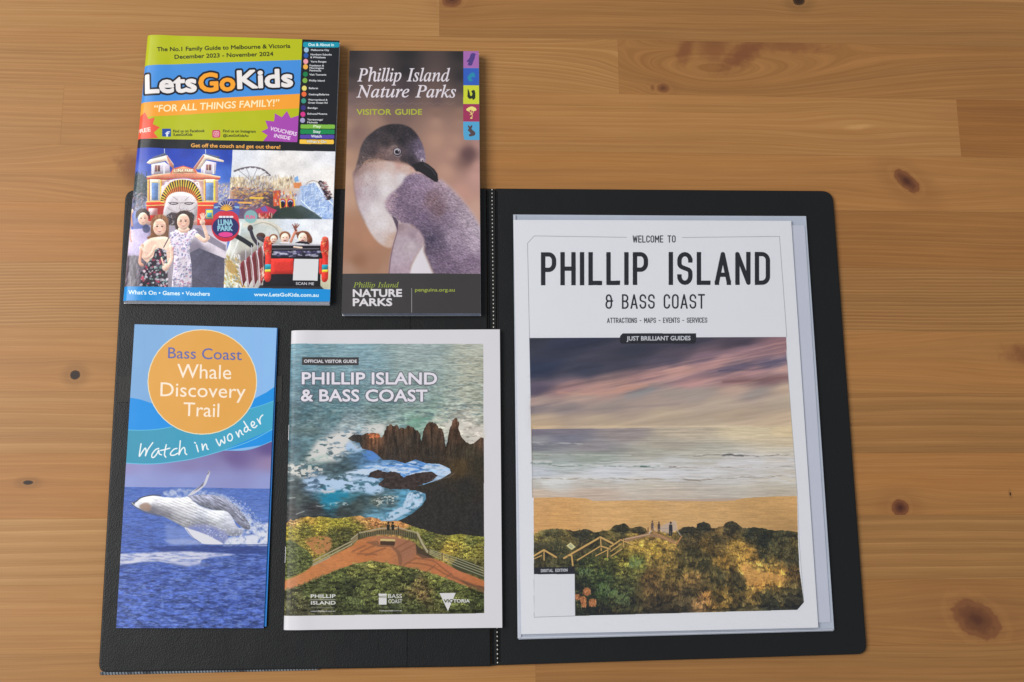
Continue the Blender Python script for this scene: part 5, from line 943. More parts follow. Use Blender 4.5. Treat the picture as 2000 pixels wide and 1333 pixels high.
    s.line([(1490, 320), (1500, 300), (1540, 285), (1570, 292), (1600, 305)], 8, (170, 160, 150), 1, True)
    s.line([(1600, 300), (1630, 350), (1668, 420)], 34, (60, 50, 56), 1, True); s.dabs([(1590, 280), (1640, 290), (1695, 420), (1650, 440)], 90, [(200, 190, 190), (120, 60, 60), (30, 26, 30)], 3.5, 14, 0, .5, 3, .58)
    s.poly([(1450, 480), (1560, 540), (1620, 588), (1420, 588), (1270, 560), (1300, 500)], (46, 58, 52), .8, 6)
    s.poly([(1090, 520), (1170, 482), (1262, 520), (1240, 548), (1110, 545)], (176, 60, 90)); s.poly([(1130, 505), (1170, 484), (1190, 530), (1150, 530)], (100, 90, 160)); s.poly([(1112, 545), (1238, 548), (1215, 586), (1125, 586)], (190, 70, 60)); s.dabs([(1120, 548), (1230, 548), (1215, 586), (1125, 586)], 24, [(240, 220, 200), (60, 40, 40)], 4, 14, 1.5, .1, 4, .58)
    # picture 3: children on the roller coaster
    C = [(930, 590), (1720, 592), (1700, 1160), (840, 1160), (862, 860), (895, 760), (925, 700)]
    s.poly(C, s.field([(1000, 620, (190, 200, 200)), (1200, 640, (196, 200, 196)), (1350, 620, (206, 212, 222)), (1600, 620, (220, 222, 228)), (1690, 700, (222, 224, 230)), (960, 700, (170, 180, 180)), (900, 830, (206, 206, 200)), (1000, 780, (170, 170, 160)), (900, 950, (180, 172, 150)), (960, 1050, (206, 206, 206)), (1000, 900, (120, 110, 110)), (870, 1100, (190, 196, 176)), (1150, 900, (120, 110, 104)), (1680, 900, (200, 196, 190)), (1690, 1100, (190, 186, 160))], power=3.4, warp=16, wscale=50))
    s.model = (.30, 16)
    s.line([(1010, 640), (1100, 610), (1230, 640), (1300, 700), (1320, 780)], 34, (206, 200, 186), .9, True); s.line([(1080, 640), (1160, 620), (1250, 660), (1290, 740)], 8, (150, 146, 136), .7, True); s.line([(980, 620), (960, 750), (900, 900)], 12, (214, 216, 214), .9, True)
    s.dabs([(850, 900), (960, 860), (1010, 1150), (850, 1150)], 160, [(226, 226, 220), (150, 130, 84), (176, 140, 60), (120, 120, 110)], 5, 20, -1.0, .7, 6, .6)
    s.ell(900, 975, 34, 60, (176, 142, 84), .8, 8, -.4)
    s.line([(930, 720), (1000, 760), (1060, 800)], 34, (30, 34, 40), 1, True); s.ell(1052, 664, 22, 26, (70, 54, 54)); s.line([(1056, 680), (1075, 740), (1110, 790)], 26, (50, 48, 58), 1, True)
    for k in range(6):
        x = 960 + k * 46; y = 960 - k * 38
        s.poly([(x, y), (x + 40, y - 40), (x + 60, 1080 - k * 4), (x + 26, 1140)], (110, 44, 50)); s.line([(x + 4, y), (x + 18, y + 80), (x + 30, 1120)], 8, (206, 200, 206)); s.line([(x + 10, y - 80), (x + 12, y + 10)], 6, (176, 176, 190))
    s.ell(1135, 725, 36, 26, (70, 50, 46)); s.line([(1120, 740), (1190, 780)], 30, (60, 56, 66))
    car = [(1160, 790), (1230, 790), (1600, 790), (1660, 800), (1660, 900), (1600, 1010), (1600, 1130), (1150, 1130), (1160, 1000)]
    s.poly(car, (30, 28, 34))
    s.poly([(1215, 905), (1390, 905), (1390, 1030), (1212, 1030)], (204, 54, 46)); s.poly([(1590, 905), (1620, 905), (1615, 1030), (1590, 1030)], (204, 54, 46))
    s.rect(1240, 842, 1590, 888, (60, 56, 84)); s.dabs([(1240, 842), (1590, 842), (1590, 888), (1240, 888)], 34, [(200, 200, 216), (90, 84, 120), (30, 28, 34)], 6, 20, 0, .3, 3, .58)
    s.line([(1200, 796), (1610, 796)], 9, (190, 186, 196)); s.line([(1225, 830), (1590, 826)], 6, (120, 116, 126))
    for cx, d in ((1190, 1), (1636, -1)):
        s.poly([(cx - 26, 760), (cx + 20, 735), (cx + 30, 800), (cx + 24, 900), (cx + 22, 1070), (cx - 26, 1075), (cx - 20, 900), (cx - 34, 830)], (206, 56, 46), 1, 0, True)
        s.ell(cx, 752, 26, 24, (190, 84, 66)); s.dabs([(cx - 26, 740), (cx + 26, 740), (cx + 24, 880), (cx - 24, 880)], 30, [(120, 40, 40), (226, 120, 90), (236, 190, 120)], 4, 14, 1, 1, 3, .50)
        s.poly([(cx - 24, 952), (cx + 24, 952), (cx + 22, 992), (cx - 24, 994)], (40, 140, 160)); s.poly([(cx - 24, 994), (cx + 22, 992), (cx + 22, 1012), (cx - 24, 1014)], (226, 196, 60))
    s.dabs([(1140, 960), (1165, 950), (1160, 1075), (1130, 1080)], 30, [(206, 70, 60), (226, 220, 200)], 4, 20, 1.3, .5, 3, .58)
    for cx, cy, fr, hair in [(1235, 752, 28, (110, 66, 46)), (1324, 742, 36, (120, 74, 50)), (1462, 740, 38, (110, 66, 48))]:
        s.ell(cx, cy - fr * .45, fr * 1.2, fr * 1.05, hair, 1, 3)
        if cx == 1462: s.poly([(1425, 720), (1400, 700), (1440, 690), (1500, 690), (1535, 740), (1530, 780), (1495, 770), (1500, 720)], hair, 1, 3, True)
        s.ell(cx, cy, fr * .92, fr * 1.12, skin); s.ell(cx - fr * .35, cy - fr * .1, 4, 3, (60, 40, 40)); s.ell(cx + fr * .35, cy - fr * .1, 4, 3, (60, 40, 40)); s.ell(cx, cy + fr * .45, fr * .34, fr * .2, (130, 50, 50)); s.line([(cx - fr * .25, cy + fr * .38), (cx + fr * .25, cy + fr * .38)], 4, (240, 236, 232))
    s.line([(1370, 770), (1395, 710), (1412, 680)], 20, (190, 126, 104), 1, True); s.line([(1408, 680), (1395, 650)], 15, (120, 72, 64)); 
    for a in (.9, 1.3, 1.7, 2.2): s.line([(1408, 668), (1408 + 42 * math.cos(a), 668 - 42 * math.sin(a))], 8, (130, 80, 70))
    s.poly([(1280, 780), (1300, 772), (1350, 775), (1370, 790)], (214, 204, 210)); s.poly([(1400, 780), (1440, 765), (1500, 770), (1520, 790)], (40, 36, 44)); s.line([(1395, 812), (1455, 818)], 13, skin)
    s.poly([(1130, 1120), (1600, 1125), (1640, 1160), (1100, 1160)], (30, 28, 34), .9, 5)
    s.model = None
    for reg, sd, bl in ((A, 3, .25), (B, 5, .6), (C, 9, .35)):
        s.tone(reg, lambda X, Y: 1.12 + .10 * (fbm(X / 90, Y / 80, sd, 2) - .5) * 2 + .07 * (fbm(X / 7, Y / 7, sd + 1, 2) - .5) * 2)
        bm_ = s.mask(reg); blur = boxblur(s.img[bm_[0]], 1); mm = bm_[1][..., None] * bl; s.img[bm_[0]] = s.img[bm_[0]] * (1 - mm) + blur * mm
    # scan panel: the code itself is left out
    s.poly([(1396, 906), (1586, 908), (1578, 1082), (1384, 1080)], (226, 224, 228)); s.text('SCAN ME', (1408, 1116), (1550, 1118), 22, (222, 220, 226), 1)
    # fun park badge with a big laughing mouth
    s.ell(1056, 572, 52, 52, (140, 190, 192), .9, 2); s.text('FUN', (1018, 588), (1088, 590), 28, (232, 110, 150), 3)
    nv = (44, 48, 104)
    s.poly([(764, 470), (800, 460), (808, 500), (925, 500), (930, 462), (968, 470), (966, 560), (760, 560)], (84, 96, 170)); s.rect(768, 490, 806, 505, (150, 190, 214)); s.rect(926, 490, 966, 505, (150, 190, 214))
    for k in range(9):
        t = math.pi * (.08 + .84 * k / 8.); s.line([(865, 520), (865 + 66 * math.cos(t), 520 - 72 * math.sin(t))], 9, nv)
    for k in range(9):
        t = math.pi * (.08 + .84 * k / 8.); s.line([(865, 522), (865 + 46 * math.cos(t), 522 - 44 * math.sin(t))], 9, (240, 180, 60))
    s.ell(858, 650, 111, 122, (206, 46, 66)); s.poly([(760, 600), (770, 560), (810, 530), (840, 528), (860, 540), (885, 528), (915, 532), (950, 560), (960, 605), (900, 575), (820, 575)], (214, 56, 72), 1, 0, True)
    s.ell(858, 655, 104, 84, nv); s.line([(812, 574), (912, 574)], 15, (240, 236, 240)); s.line([(836, 568), (836, 582)], 3, nv); s.line([(860, 568), (860, 582)], 3, nv); s.line([(886, 568), (886, 582)], 3, nv)
    s.ell(858, 714, 56, 20, (232, 70, 150)); s.text('LUNA', (798, 643), (916, 641), 48, (150, 206, 220), 4.6); s.text('PARK', (794, 687), (914, 685), 42, (150, 206, 220), 4.6)
    # foot band
    s.poly([(-60, 1126), (36, 1129), (1672, 1151), (1800, 1153), (1800, 1330), (-60, 1330)], (2, 146, 220))
    Wt = (232, 244, 250)
    s.text('What’s On • Games • Vouchers', (86, 1194), (733, 1206), 34, Wt, 2.6); s.text('www.LetsGoKids.com.au', (1080, 1209), (1586, 1213), 30, Wt, 2.6)
    return s
# ---------------------------------------------------------------- materials
def nodes_of(name):
    m = bpy.data.materials.new(name); m.use_nodes = True; nt = m.node_tree
    return m, nt, nt.nodes['Principled BSDF']
def N(nt, t, **kw):
    n = nt.nodes.new(t)
    for k, v in kw.items(): setattr(n, k, v)
    return n
def setin(nt, sock, v):
    if isinstance(v, bpy.types.NodeSocket): nt.links.new(v, sock)
    else: sock.default_value = v
def M(nt, op, a, b=None, c=None, clamp=False):
    n = N(nt, 'ShaderNodeMath', operation=op, use_clamp=clamp)
    for i, v in enumerate((a, b, c)):
        if v is not None: setin(nt, n.inputs[i], v)
    return n.outputs[0]
def mixc(nt, f, a, b, mode='MIX'):
    n = N(nt, 'ShaderNodeMix', data_type='RGBA', blend_type=mode)
    setin(nt, n.inputs[0], f)
    for s, v in ((n.inputs[6], a), (n.inputs[7], b)):
        if isinstance(v, tuple): s.default_value = (*v[:3], 1)
        else: nt.links.new(v, s)
    return n.outputs[2]
def noise(nt, vec, scale, detail=3, rough=.55):
    n = N(nt, 'ShaderNodeTexNoise'); nt.links.new(vec, n.inputs['Vector'])
    n.inputs['Scale'].default_value = scale; n.inputs['Detail'].default_value = detail; n.inputs['Roughness'].default_value = rough
    return n.outputs['Fac']
def comb(nt, x, y, z=0.):
    n = N(nt, 'ShaderNodeCombineXYZ')
    for i, v in enumerate((x, y, z)): setin(nt, n.inputs[i], v)
    return n.outputs[0]
def lin(r, g, b):
    return tuple((c / 255 / 12.92 if c / 255 <= .04045 else ((c / 255 + .055) / 1.055) ** 2.4) for c in (r, g, b))

def mat_plain(name, col, rough=.5, spec=.4, bump=0, bscale=900, var=0):
    m, nt, b = nodes_of(name)
    tc = N(nt, 'ShaderNodeNewGeometry').outputs['Position']
    c = mixc(nt, noise(nt, tc, 35, 4), tuple(x * (1 - var) for x in col), tuple(min(1, x * (1 + var)) for x in col))
    nt.links.new(c, b.inputs['Base Color'])
    b.inputs['Roughness'].default_value = rough; b.inputs['Specular IOR Level'].default_value = spec
    if bump:
        bn = N(nt, 'ShaderNodeBump'); bn.inputs['Strength'].default_value = bump; bn.inputs['Distance'].default_value = .0004
        nt.links.new(noise(nt, tc, bscale, 3), bn.inputs['Height']); nt.links.new(bn.outputs[0], b.inputs['Normal'])
    return m

def mat_print(name, sheet, rough=.4, spec=.35, wave=.25):
    """paper printed with a drawn image, lightly cockled"""
    m, nt, b = nodes_of(name)
    im = N(nt, 'ShaderNodeTexImage'); im.image = to_image(sheet, name); im.extension = 'EXTEND'
    nt.links.new(im.outputs[0], b.inputs['Base Color'])
    b.inputs['Roughness'].default_value = rough; b.inputs['Specular IOR Level'].default_value = spec
    tc = N(nt, 'ShaderNodeNewGeometry').outputs['Position']
    h = M(nt, 'ADD', M(nt, 'MULTIPLY', noise(nt, tc, 22, 2), 1.0), M(nt, 'MULTIPLY', noise(nt, tc, 1500, 2), .02))
    bn = N(nt, 'ShaderNodeBump'); bn.inputs['Strength'].default_value = wave; bn.inputs['Distance'].default_value = .004
    nt.links.new(h, bn.inputs['Height']); nt.links.new(bn.outputs[0], b.inputs['Normal'])
    return m

# knots of the table top: x, y, half length, half height, angle, darkness, row, kind (0 tight brown, 1 black, 2 wide reddish figure)
ROWS = [.62, .5735, .5290, .4845, .4400, .4020, .3640, .3190, .2718, .2275, .1825, .1336, .0872, .0428, -.0020, -.0475, -.0930, -.1385, -.184, -.230, -.276]
YAW = -.0045
KNOTS = [(.3415, .2500, .0125, .0062, -.75, .85, 0), (.3172, .0018, .0066, .0060, 0, .95, 0), (.3670, -.0775, .0200, .0125, -.55, .75, 0),
         (-.2776, .1002, .0036, .0034, 0, 1., 1), (-.3050, .0241, .0036, .0016, 0, 1., 1), (.1543, .3236, .0052, .0038, 0, .6, 0), (.1462, .3240, .0022, .0030, 0, .3, 0),
         (.1955, .3585, .0125, .0120, .9, .62, 3), (.2190, .3530, .0240, .0085, .62, .85, 2), (.1730, .3560, .0060, .0130, -.45, .75, 2), (.2560, .3600, .0300, .0060, 0, .60, 2),
         (-.2440, .2540, .0110, .0160, .6, .75, 2), (.2655, .3995, .0050, .0045, 0, .9, 1), (-.0090, .3945, .0085, .0060, .2, .8, 0),
         (.4280, .1150, .0230, .0075, 0, .8, 2), (.4003, .0111, .0006, .0014, .1, 1., 1), (-.2300, .3360, .010, .004, 0, .35, 2), (.3050, .2935, .0110, .0022, .1, -.28, 2)]

def mat_wood():
    m, nt, b = nodes_of('oiled pine')
    pos = N(nt, 'ShaderNodeNewGeometry').outputs['Position']
    sp = N(nt, 'ShaderNodeSeparateXYZ'); nt.links.new(pos, sp.inputs[0]); px, py = sp.outputs[0], sp.outputs[1]
    def attr(n): a = N(nt, 'ShaderNodeAttribute', attribute_type='OBJECT', attribute_name=n); return a.outputs['Fac']
    hue, stripe, freq, seed, val, row = [attr(k) for k in ('hue', 'stripe', 'freq', 'seed', 'value', 'row')]
    dy_tot = None; dark = None; black = None; light = None; hearts = None
    for (kx, ky, rx, ry, an, dk, kind) in KNOTS:
        r = next((i for i in range(len(ROWS) - 1) if ROWS[i] >= ky - YAW * kx > ROWS[i + 1]), -1)
        same = M(nt, 'COMPARE', row, float(r), .4)
        dx = M(nt, 'SUBTRACT', px, kx); dy = M(nt, 'SUBTRACT', py, ky)
        ca, sa = math.cos(an), math.sin(an)
        u = M(nt, 'ADD', M(nt, 'MULTIPLY', dx, ca / rx), M(nt, 'MULTIPLY', dy, sa / rx))
        v = M(nt, 'ADD', M(nt, 'MULTIPLY', dx, -sa / ry), M(nt, 'MULTIPLY', dy, ca / ry))
        d2 = M(nt, 'ADD', M(nt, 'MULTIPLY', u, u), M(nt, 'MULTIPLY', v, v)); d = M(nt, 'SQRT', d2)
        # the grain swings round the knot
        w2 = M(nt, 'ADD', M(nt, 'POWER', M(nt, 'DIVIDE', dx, max(rx, ry) * 4.2), 2.), M(nt, 'POWER', M(nt, 'DIVIDE', dy, max(ry, rx * .6) * 2.2), 2.))
        g = M(nt, 'MULTIPLY', M(nt, 'EXPONENT', M(nt, 'MULTIPLY', w2, -1.)), same)
        sh = M(nt, 'MULTIPLY', M(nt, 'MULTIPLY', dy, g), -.72 if rx > .002 else -.3)
        dy_tot = sh if dy_tot is None else M(nt, 'ADD', dy_tot, sh)
        wob = M(nt, 'ADD', d, M(nt, 'MULTIPLY', M(nt, 'SUBTRACT', noise(nt, pos, 160, 3), .5), (.5, .5, 1.3, .9)[kind]))
        if kind >= 2:
            k = M(nt, 'MULTIPLY', N_map(nt, wob, 1.5, .25), same)
        else:
            core = N_map(nt, wob, 1.08, .86); ring = M(nt, 'MULTIPLY', M(nt, 'SINE', M(nt, 'MULTIPLY', wob, 15.)), .08)
            rim = M(nt, 'MULTIPLY', N_map(nt, M(nt, 'ABSOLUTE', M(nt, 'SUBTRACT', wob, 1.75)), .28, .0), .10)
            k = M(nt, 'MULTIPLY', M(nt, 'ADD', M(nt, 'ADD', core, M(nt, 'MULTIPLY', core, ring)), rim), same)
        if kind < 2:
            heart = M(nt, 'MULTIPLY', M(nt, 'MULTIPLY', N_map(nt, wob, 1.0, .0), same), abs(dk)); hearts = heart if hearts is None else M(nt, 'MAXIMUM', hearts, heart)
            col_ = M(nt, 'MULTIPLY', M(nt, 'MULTIPLY', N_map(nt, M(nt, 'ABSOLUTE', M(nt, 'SUBTRACT', wob, 1.3)),   .22, .03), same), .07); light = col_ if light is None else M(nt, 'ADD', light, col_)
            skirt = M(nt, 'MULTIPLY', M(nt, 'MULTIPLY', N_map(nt, wob, 3.6, 1.3), same), .22); k = M(nt, 'MAXIMUM', k, skirt)
        k = M(nt, 'MULTIPLY', k, abs(dk))
        if dk < 0: light = k if light is None else M(nt, 'ADD', light, k)
        elif kind == 1: black = k if black is None else M(nt, 'MAXIMUM', black, k)
        else: dark = k if dark is None else M(nt, 'MAXIMUM', dark, k)
    y2 = M(nt, 'ADD', py, dy_tot)
    so = M(nt, 'MULTIPLY', seed, 3.7)
    slow = noise(nt, comb(nt, M(nt, 'MULTIPLY', px, 2.2), M(nt, 'MULTIPLY', py, 5.), so), 1., 2)
    y3 = M(nt, 'ADD', y2, M(nt, 'MULTIPLY', M(nt, 'SUBTRACT', slow, .5), .016))
    wig = noise(nt, comb(nt, M(nt, 'MULTIPLY', px, 14.), M(nt, 'MULTIPLY', py, 40.), so), 1., 2)
    y3 = M(nt, 'ADD', y3, M(nt, 'MULTIPLY', M(nt, 'SUBTRACT', wig, .5), .0016))
    band = noise(nt, comb(nt, M(nt, 'MULTIPLY', px, 1.1), M(nt, 'MULTIPLY', y3, 75.), so), 1., 2)
    lines = noise(nt, comb(nt, M(nt, 'MULTIPLY', px, 3.), M(nt, 'MULTIPLY', y3, 420.), so), 1., 3, .6)
    fib = noise(nt, comb(nt, M(nt, 'MULTIPLY', px, 13.), M(nt, 'MULTIPLY', y3, 1000.), so), 1., 3, .7)
    blot = noise(nt, comb(nt, M(nt, 'MULTIPLY', px, 9.), M(nt, 'MULTIPLY', py, 24.), so), 1., 3)
    # growth rings: soft light, thin edge
    ph = M(nt, 'MULTIPLY', M(nt, 'ADD', y3, M(nt, 'MULTIPLY', M(nt, 'SUBTRACT', band, .5), .004)), freq)
    saw = M(nt, 'FRACT', ph)
    ring = M(nt, 'POWER', saw, 2.2)
    ring = M(nt, 'MULTIPLY', M(nt, 'SUBTRACT', ring, .33), M(nt, 'MULTIPLY', stripe, M(nt, 'ADD', .35, blot)))
    t = M(nt, 'ADD', M(nt, 'MULTIPLY', M(nt, 'SUBTRACT', lines, .5), .36), M(nt, 'MULTIPLY', M(nt, 'SUBTRACT', band, .5), .28))
    t = M(nt, 'ADD', t, M(nt, 'MULTIPLY', M(nt, 'SUBTRACT', fib, .5), .50)); t = M(nt, 'ADD', t, ring)
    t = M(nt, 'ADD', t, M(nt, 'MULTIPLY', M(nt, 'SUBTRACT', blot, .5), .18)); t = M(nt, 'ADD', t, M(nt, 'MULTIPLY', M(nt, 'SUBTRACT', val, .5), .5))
    if light is not None: t = M(nt, 'ADD', t, light)
    cr = N(nt, 'ShaderNodeValToRGB'); e = cr.color_ramp.elements
    e[0].position = 0; e[0].color = (*WOOD[0], 1); e[1].position = 1; e[1].color = (*WOOD[2], 1)
    q = e.new(.5); q.color = (*WOOD[1], 1)
    nt.links.new(M(nt, 'ADD', t, .5, clamp=True), cr.inputs[0])
    warm = mixc(nt, M(nt, 'MULTIPLY', M(nt, 'ADD', hue, M(nt, 'MULTIPLY', M(nt, 'SUBTRACT', band, .5), .8)), 1., clamp=True), (1.0, 1.0, 1.0), (1.01, .83, .67))
    c = mixc(nt, 1., cr.outputs[0], warm, 'MULTIPLY')
    c = mixc(nt, M(nt, 'MULTIPLY', dark, 1., clamp=True), c, (.165, .058, .024))
    c = mixc(nt, M(nt, 'MULTIPLY', hearts, .95, clamp=True), c, (.050, .016, .013))
    c = mixc(nt, M(nt, 'MULTIPLY', black, 1., clamp=True), c, (.022, .012, .008))
    nt.links.new(c, b.inputs['Base Color'])
    nt.links.new(M(nt, 'ADD', .34, M(nt, 'MULTIPLY', lines, .12)), b.inputs['Roughness']); b.inputs['Specular IOR Level'].default_value = .18
    bn = N(nt, 'ShaderNodeBump'); bn.inputs['Strength'].default_value = .35; bn.inputs['Distance'].default_value = .00015
    nt.links.new(M(nt, 'ADD', lines, M(nt, 'MULTIPLY', fib, .6)), bn.inputs['Height']); nt.links.new(bn.outputs[0], b.inputs['Normal'])
    return m
def N_map(nt, v, hi, lo):
    """1 at or below lo, 0 at or above hi"""
    n = N(nt, 'ShaderNodeMapRange', interpolation_type='SMOOTHSTEP'); setin(nt, n.inputs[0], v)
    n.inputs[1].default_value = lo; n.inputs[2].default_value = hi; n.inputs[3].default_value = 1; n.inputs[4].default_value = 0
    return n.outputs[0]
WOOD = [(.180, .080, .026), (.338, .170, .058), (.49, .285, .115)]

# ---------------------------------------------------------------- table top: pine staves glued side by side
wood = mat_wood()
table = empty('table_top', (0, 0, -.03), kind='structure', label='pine table top glued from long staves')
ends = {6: [-.42, .12, .70], 7: [-.30, .3862], 8: [-.55, -.02, .52], 9: [-.18, .2620], 10: [-.50, .05], 11: [.10, .58], 12: [-.45, -.05], 13: [.0, .55], 14: [-.15], 15: [.12], 16: [-.40, .05], 17: [.2]}
# row: hue, stripe, freq, value
LOOK = {5: (.2, .2, 260, .50), 6: (.35, .25, 240, .50), 7: (.30, .25, 230, .50), 8: (.55, .10, 200, .46), 9: (.10, .75, 520, .56), 10: (.60, .15, 300, .48), 11: (.42, .12, 200, .46), 12: (.12, .55, 95, .54),
        13: (.62, .12, 220, .46), 14: (.05, .60, 120, .56), 15: (.25, .20, 170, .50), 16: (.20, .2, 200, .50)}
OVER = {(7, 2): (.75, .1, 200, .44), (6, 1): (.2, .5, 330, .50), (6, 0): (.25, .15, 200, .56), (8, 1): (.30, .3, 300, .50), (9, 2): (.55, .25, 260, .47), (8, 2): (.5, .1, 200, .46), (9, 1): (.2, .45, 420, .50), (9, 0): (.70, .15, 220, .50), (10, 0): (.12, .75, 330, .56), (10, 1): (.08, .85, 420, .52), (10, 2): (.10, .85, 400, .52)}
rng = random.Random(5)
for r in range(len(ROWS) - 1):
    xs = [-.95] + [e for e in ends.get(r, [rng.uniform(-.5, .5)])] + [1.05]
    for k in range(len(xs) - 1):
        x0, x1 = xs[k] + .00002, xs[k + 1] - .00002; y1, y0 = ROWS[r] - .00002, ROWS[r + 1] + .00002
        z = -rng.uniform(0, .00003); bev = .00003
        vs = []
        for zz, i in ((-.03, 0), (z - bev, 0), (z, bev)):
            for x, y in ((x0 + i, y0 + i), (x1 - i, y0 + i), (x1 - i, y1 - i), (x0 + i, y1 - i)): vs.append((x, y + YAW * x, zz))
        fs = [(3, 2, 1, 0), (8, 9, 10, 11)] + [(a * 4 + j, a * 4 + (j + 1) % 4, a * 4 + 4 + (j + 1) % 4, a * 4 + 4 + j) for a in (0, 1) for j in range(4)]
        me = bpy.data.meshes.new('stave'); me.from_pydata(vs, [], fs)
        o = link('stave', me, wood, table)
        h, st, fq, va = OVER.get((r, k), LOOK.get(r, (rng.random() * .6, rng.random() * .5, 250, .5)))
        o['hue'] = h + rng.uniform(-.05, .05); o['stripe'] = st * .42; o['freq'] = float(fq); o['value'] = va + (.10 if (x0 + x1) < -.6 else -.34 if (x0 + x1) > .8 else -.02) + rng.uniform(-.02, .02); o['seed'] = float(r * 5 + k); o['row'] = float(r)  # light falloff across the table put into stave tones: left lighter, right darker

# ---------------------------------------------------------------- sheets of paper and card
def quad_at(c, u, v):
    """u runs left to right, v from the top edge down"""
    (ax, ay), (bx, by), (cx, cy), (dx, dy) = c
    return ((ax * (1 - u) + bx * u) * (1 - v) + (dx * (1 - u) + cx * u) * v, (ay * (1 - u) + by * u) * (1 - v) + (dy * (1 - u) + cy * u) * v)
def leaf(me_data, c, zf, th, us, nv=10, wob=None):
    """one thin sheet with its own thickness appended to (verts, faces, uvs, mats)"""
    V, F, UV, MI = me_data; base = len(V); nu = len(us); vs_ = [i / nv for i in range(nv + 1)]
    for lay in (0, 1):
        for v in vs_:
            for u in us:
                x, y = quad_at(c, u, v)
                if wob: x, y = wob(u, v, x, y)
                V.append((x, y, zf(u, v) - th * lay))
    L = nu * (nv + 1); idx = lambda l, j, i: base + l * L + j * nu + i
    def f(q, m, uv): F.append(q); MI.append(m); UV.append(uv)
    for j in range(nv):
        for i in range(nu - 1):
            uv = [(us[i], 1 - vs_[j + 1]), (us[i + 1], 1 - vs_[j + 1]), (us[i + 1], 1 - vs_[j]), (us[i], 1 - vs_[j])]
            f((idx(0, j + 1, i), idx(0, j + 1, i + 1), idx(0, j, i + 1), idx(0, j, i)), 0, uv)
            f((idx(1, j, i), idx(1, j, i + 1), idx(1, j + 1, i + 1), idx(1, j + 1, i)), 1, uv)
    for j in range(nv):
        for i, fl in ((0, 0), (nu - 1, 1)):
            q = (idx(0, j, i), idx(0, j + 1, i), idx(1, j + 1, i), idx(1, j, i)); q = q[::-1] if fl == 0 else q
            f(q, 1, [(us[i], .5)] * 4)
    for i in range(nu - 1):
        for j, fl in ((0, 0), (nv, 1)):
            q = (idx(0, j, i), idx(0, j, i + 1), idx(1, j, i + 1), idx(1, j, i)); q = q[::-1] if fl == 1 else q
            f(q, 1, [(us[i], .5)] * 4)
def build(name, data, mats, parent, smooth=True):
    V, F, UV, MI = data
    me = bpy.data.meshes.new(name); me.from_pydata(V, [], F)
    uvl = me.uv_layers.new(name='UVMap'); flat = [t for uv in UV for p in uv for t in p]; uvl.data.foreach_set('uv', flat)
    me.polygons.foreach_set('material_index', MI)
    if smooth: me.polygons.foreach_set('use_smooth', [m == 0 for m in MI])
    me.update(); me.set_sharp_from_angle(angle=math.radians(35))
    return link(name, me, mats, parent)
def lerpq(a, b, t): return [tuple(p * (1 - t) + q * t for p, q in zip(x, y)) for x, y in zip(a, b)]
SP = [0, .004, .009, .015, .022, .03, .04, .055, .08, .12] + [.16 + .84 * i / 14 for i in range(15)]
FL = [i / 16 for i in range(17)]

white_edge = mat_plain('paper edge', (.62, .62, .64), .7, .2)
grey_edge = mat_plain('shaded page edges', (.48, .49, .54), .7, .2, var=.1)
steel = mat_plain('staple wire', (.34, .34, .36), .45, .5); steel.node_tree.nodes['Principled BSDF'].inputs['Metallic'].default_value = 1

def booklet(name, label, cat, top, bot, z1, z0, prt, spine=False, pages_n=8, bow=.0004, edge=None, seed=1, tilt=(0, 0)):
    """stack of sheets: printed front cover, the pages under it, back cover"""
    cx = sum(p[0] for p in bot) / 4; cy = sum(p[1] for p in bot) / 4
    t = empty(name, (cx, cy, z0), label=label, cat=cat)
    r = random.Random(seed); us = SP if spine else FL; H = z1 - z0
    def zf(level, lift=0):
        def f(u, v):
            z = z0 + H * level + bow * level * math.sin(math.pi * min(1, u * 1.02)) * (.6 + .4 * math.cos(3 * v + seed)) + lift
            z += level * (tilt[0] * (u - .5) + tilt[1] * (v - .5))
            if spine:
                R = .030; q = max(0, 1 - u / R)
                z = z - (z - z0) * .80 * (1 - math.sqrt(max(0, 1 - q * q)))
                z += .0009 * level * math.exp(-((u - .075) / .05) ** 2)
            return z
        return f
    d = ([], [], [], []); leaf(d, top, zf(1.0), .00022, us, 14)
    build('front_cover', d, [prt, white_edge], t)
    d = ([], [], [], []); n = pages_n
    for i in range(n):
        lv = (i + .6) / (n + .8); c = lerpq(bot, top, lv)
        j = [(p[0] + r.uniform(-.00025, .00025), p[1] + r.uniform(-.0003, .0002)) for p in c]
        c = [(j[0][0] + .0006, j[0][1] - .0006), (j[1][0] - .0005, j[1][1] - .0006), (j[2][0] - .0005, j[2][1] + .0001), (j[3][0] + .0006, j[3][1] + .0001)]
        leaf(d, c, zf(lv * .97), H / (n + 2) * .78, us, 6)
    build('pages', d, [edge or white_edge, edge or white_edge], t)
    d = ([], [], [], []); leaf(d, bot, zf(.06), .0002, us, 6); build('back_cover', d, [white_edge, white_edge], t)
    return t
def staple(parent, x, y, z, ln, ang=math.pi / 2):
    bm = bmesh.new(); bmesh.ops.create_cone(bm, cap_ends=True, segments=8, radius1=.00028, radius2=.00028, depth=ln)
    bmesh.ops.rotate(bm, verts=bm.verts, cent=(0, 0, 0), matrix=Matrix.Rotation(math.pi / 2, 3, 'X'))
    bmesh.ops.rotate(bm, verts=bm.verts, cent=(0, 0, 0), matrix=Matrix.Rotation(ang - math.pi / 2, 3, 'Z'))
    bmesh.ops.translate(bm, verts=bm.verts, vec=(x, y, z)); me = bpy.data.meshes.new('staple'); bm.to_mesh(me); bm.free()
    link('staple', me, steel, parent)

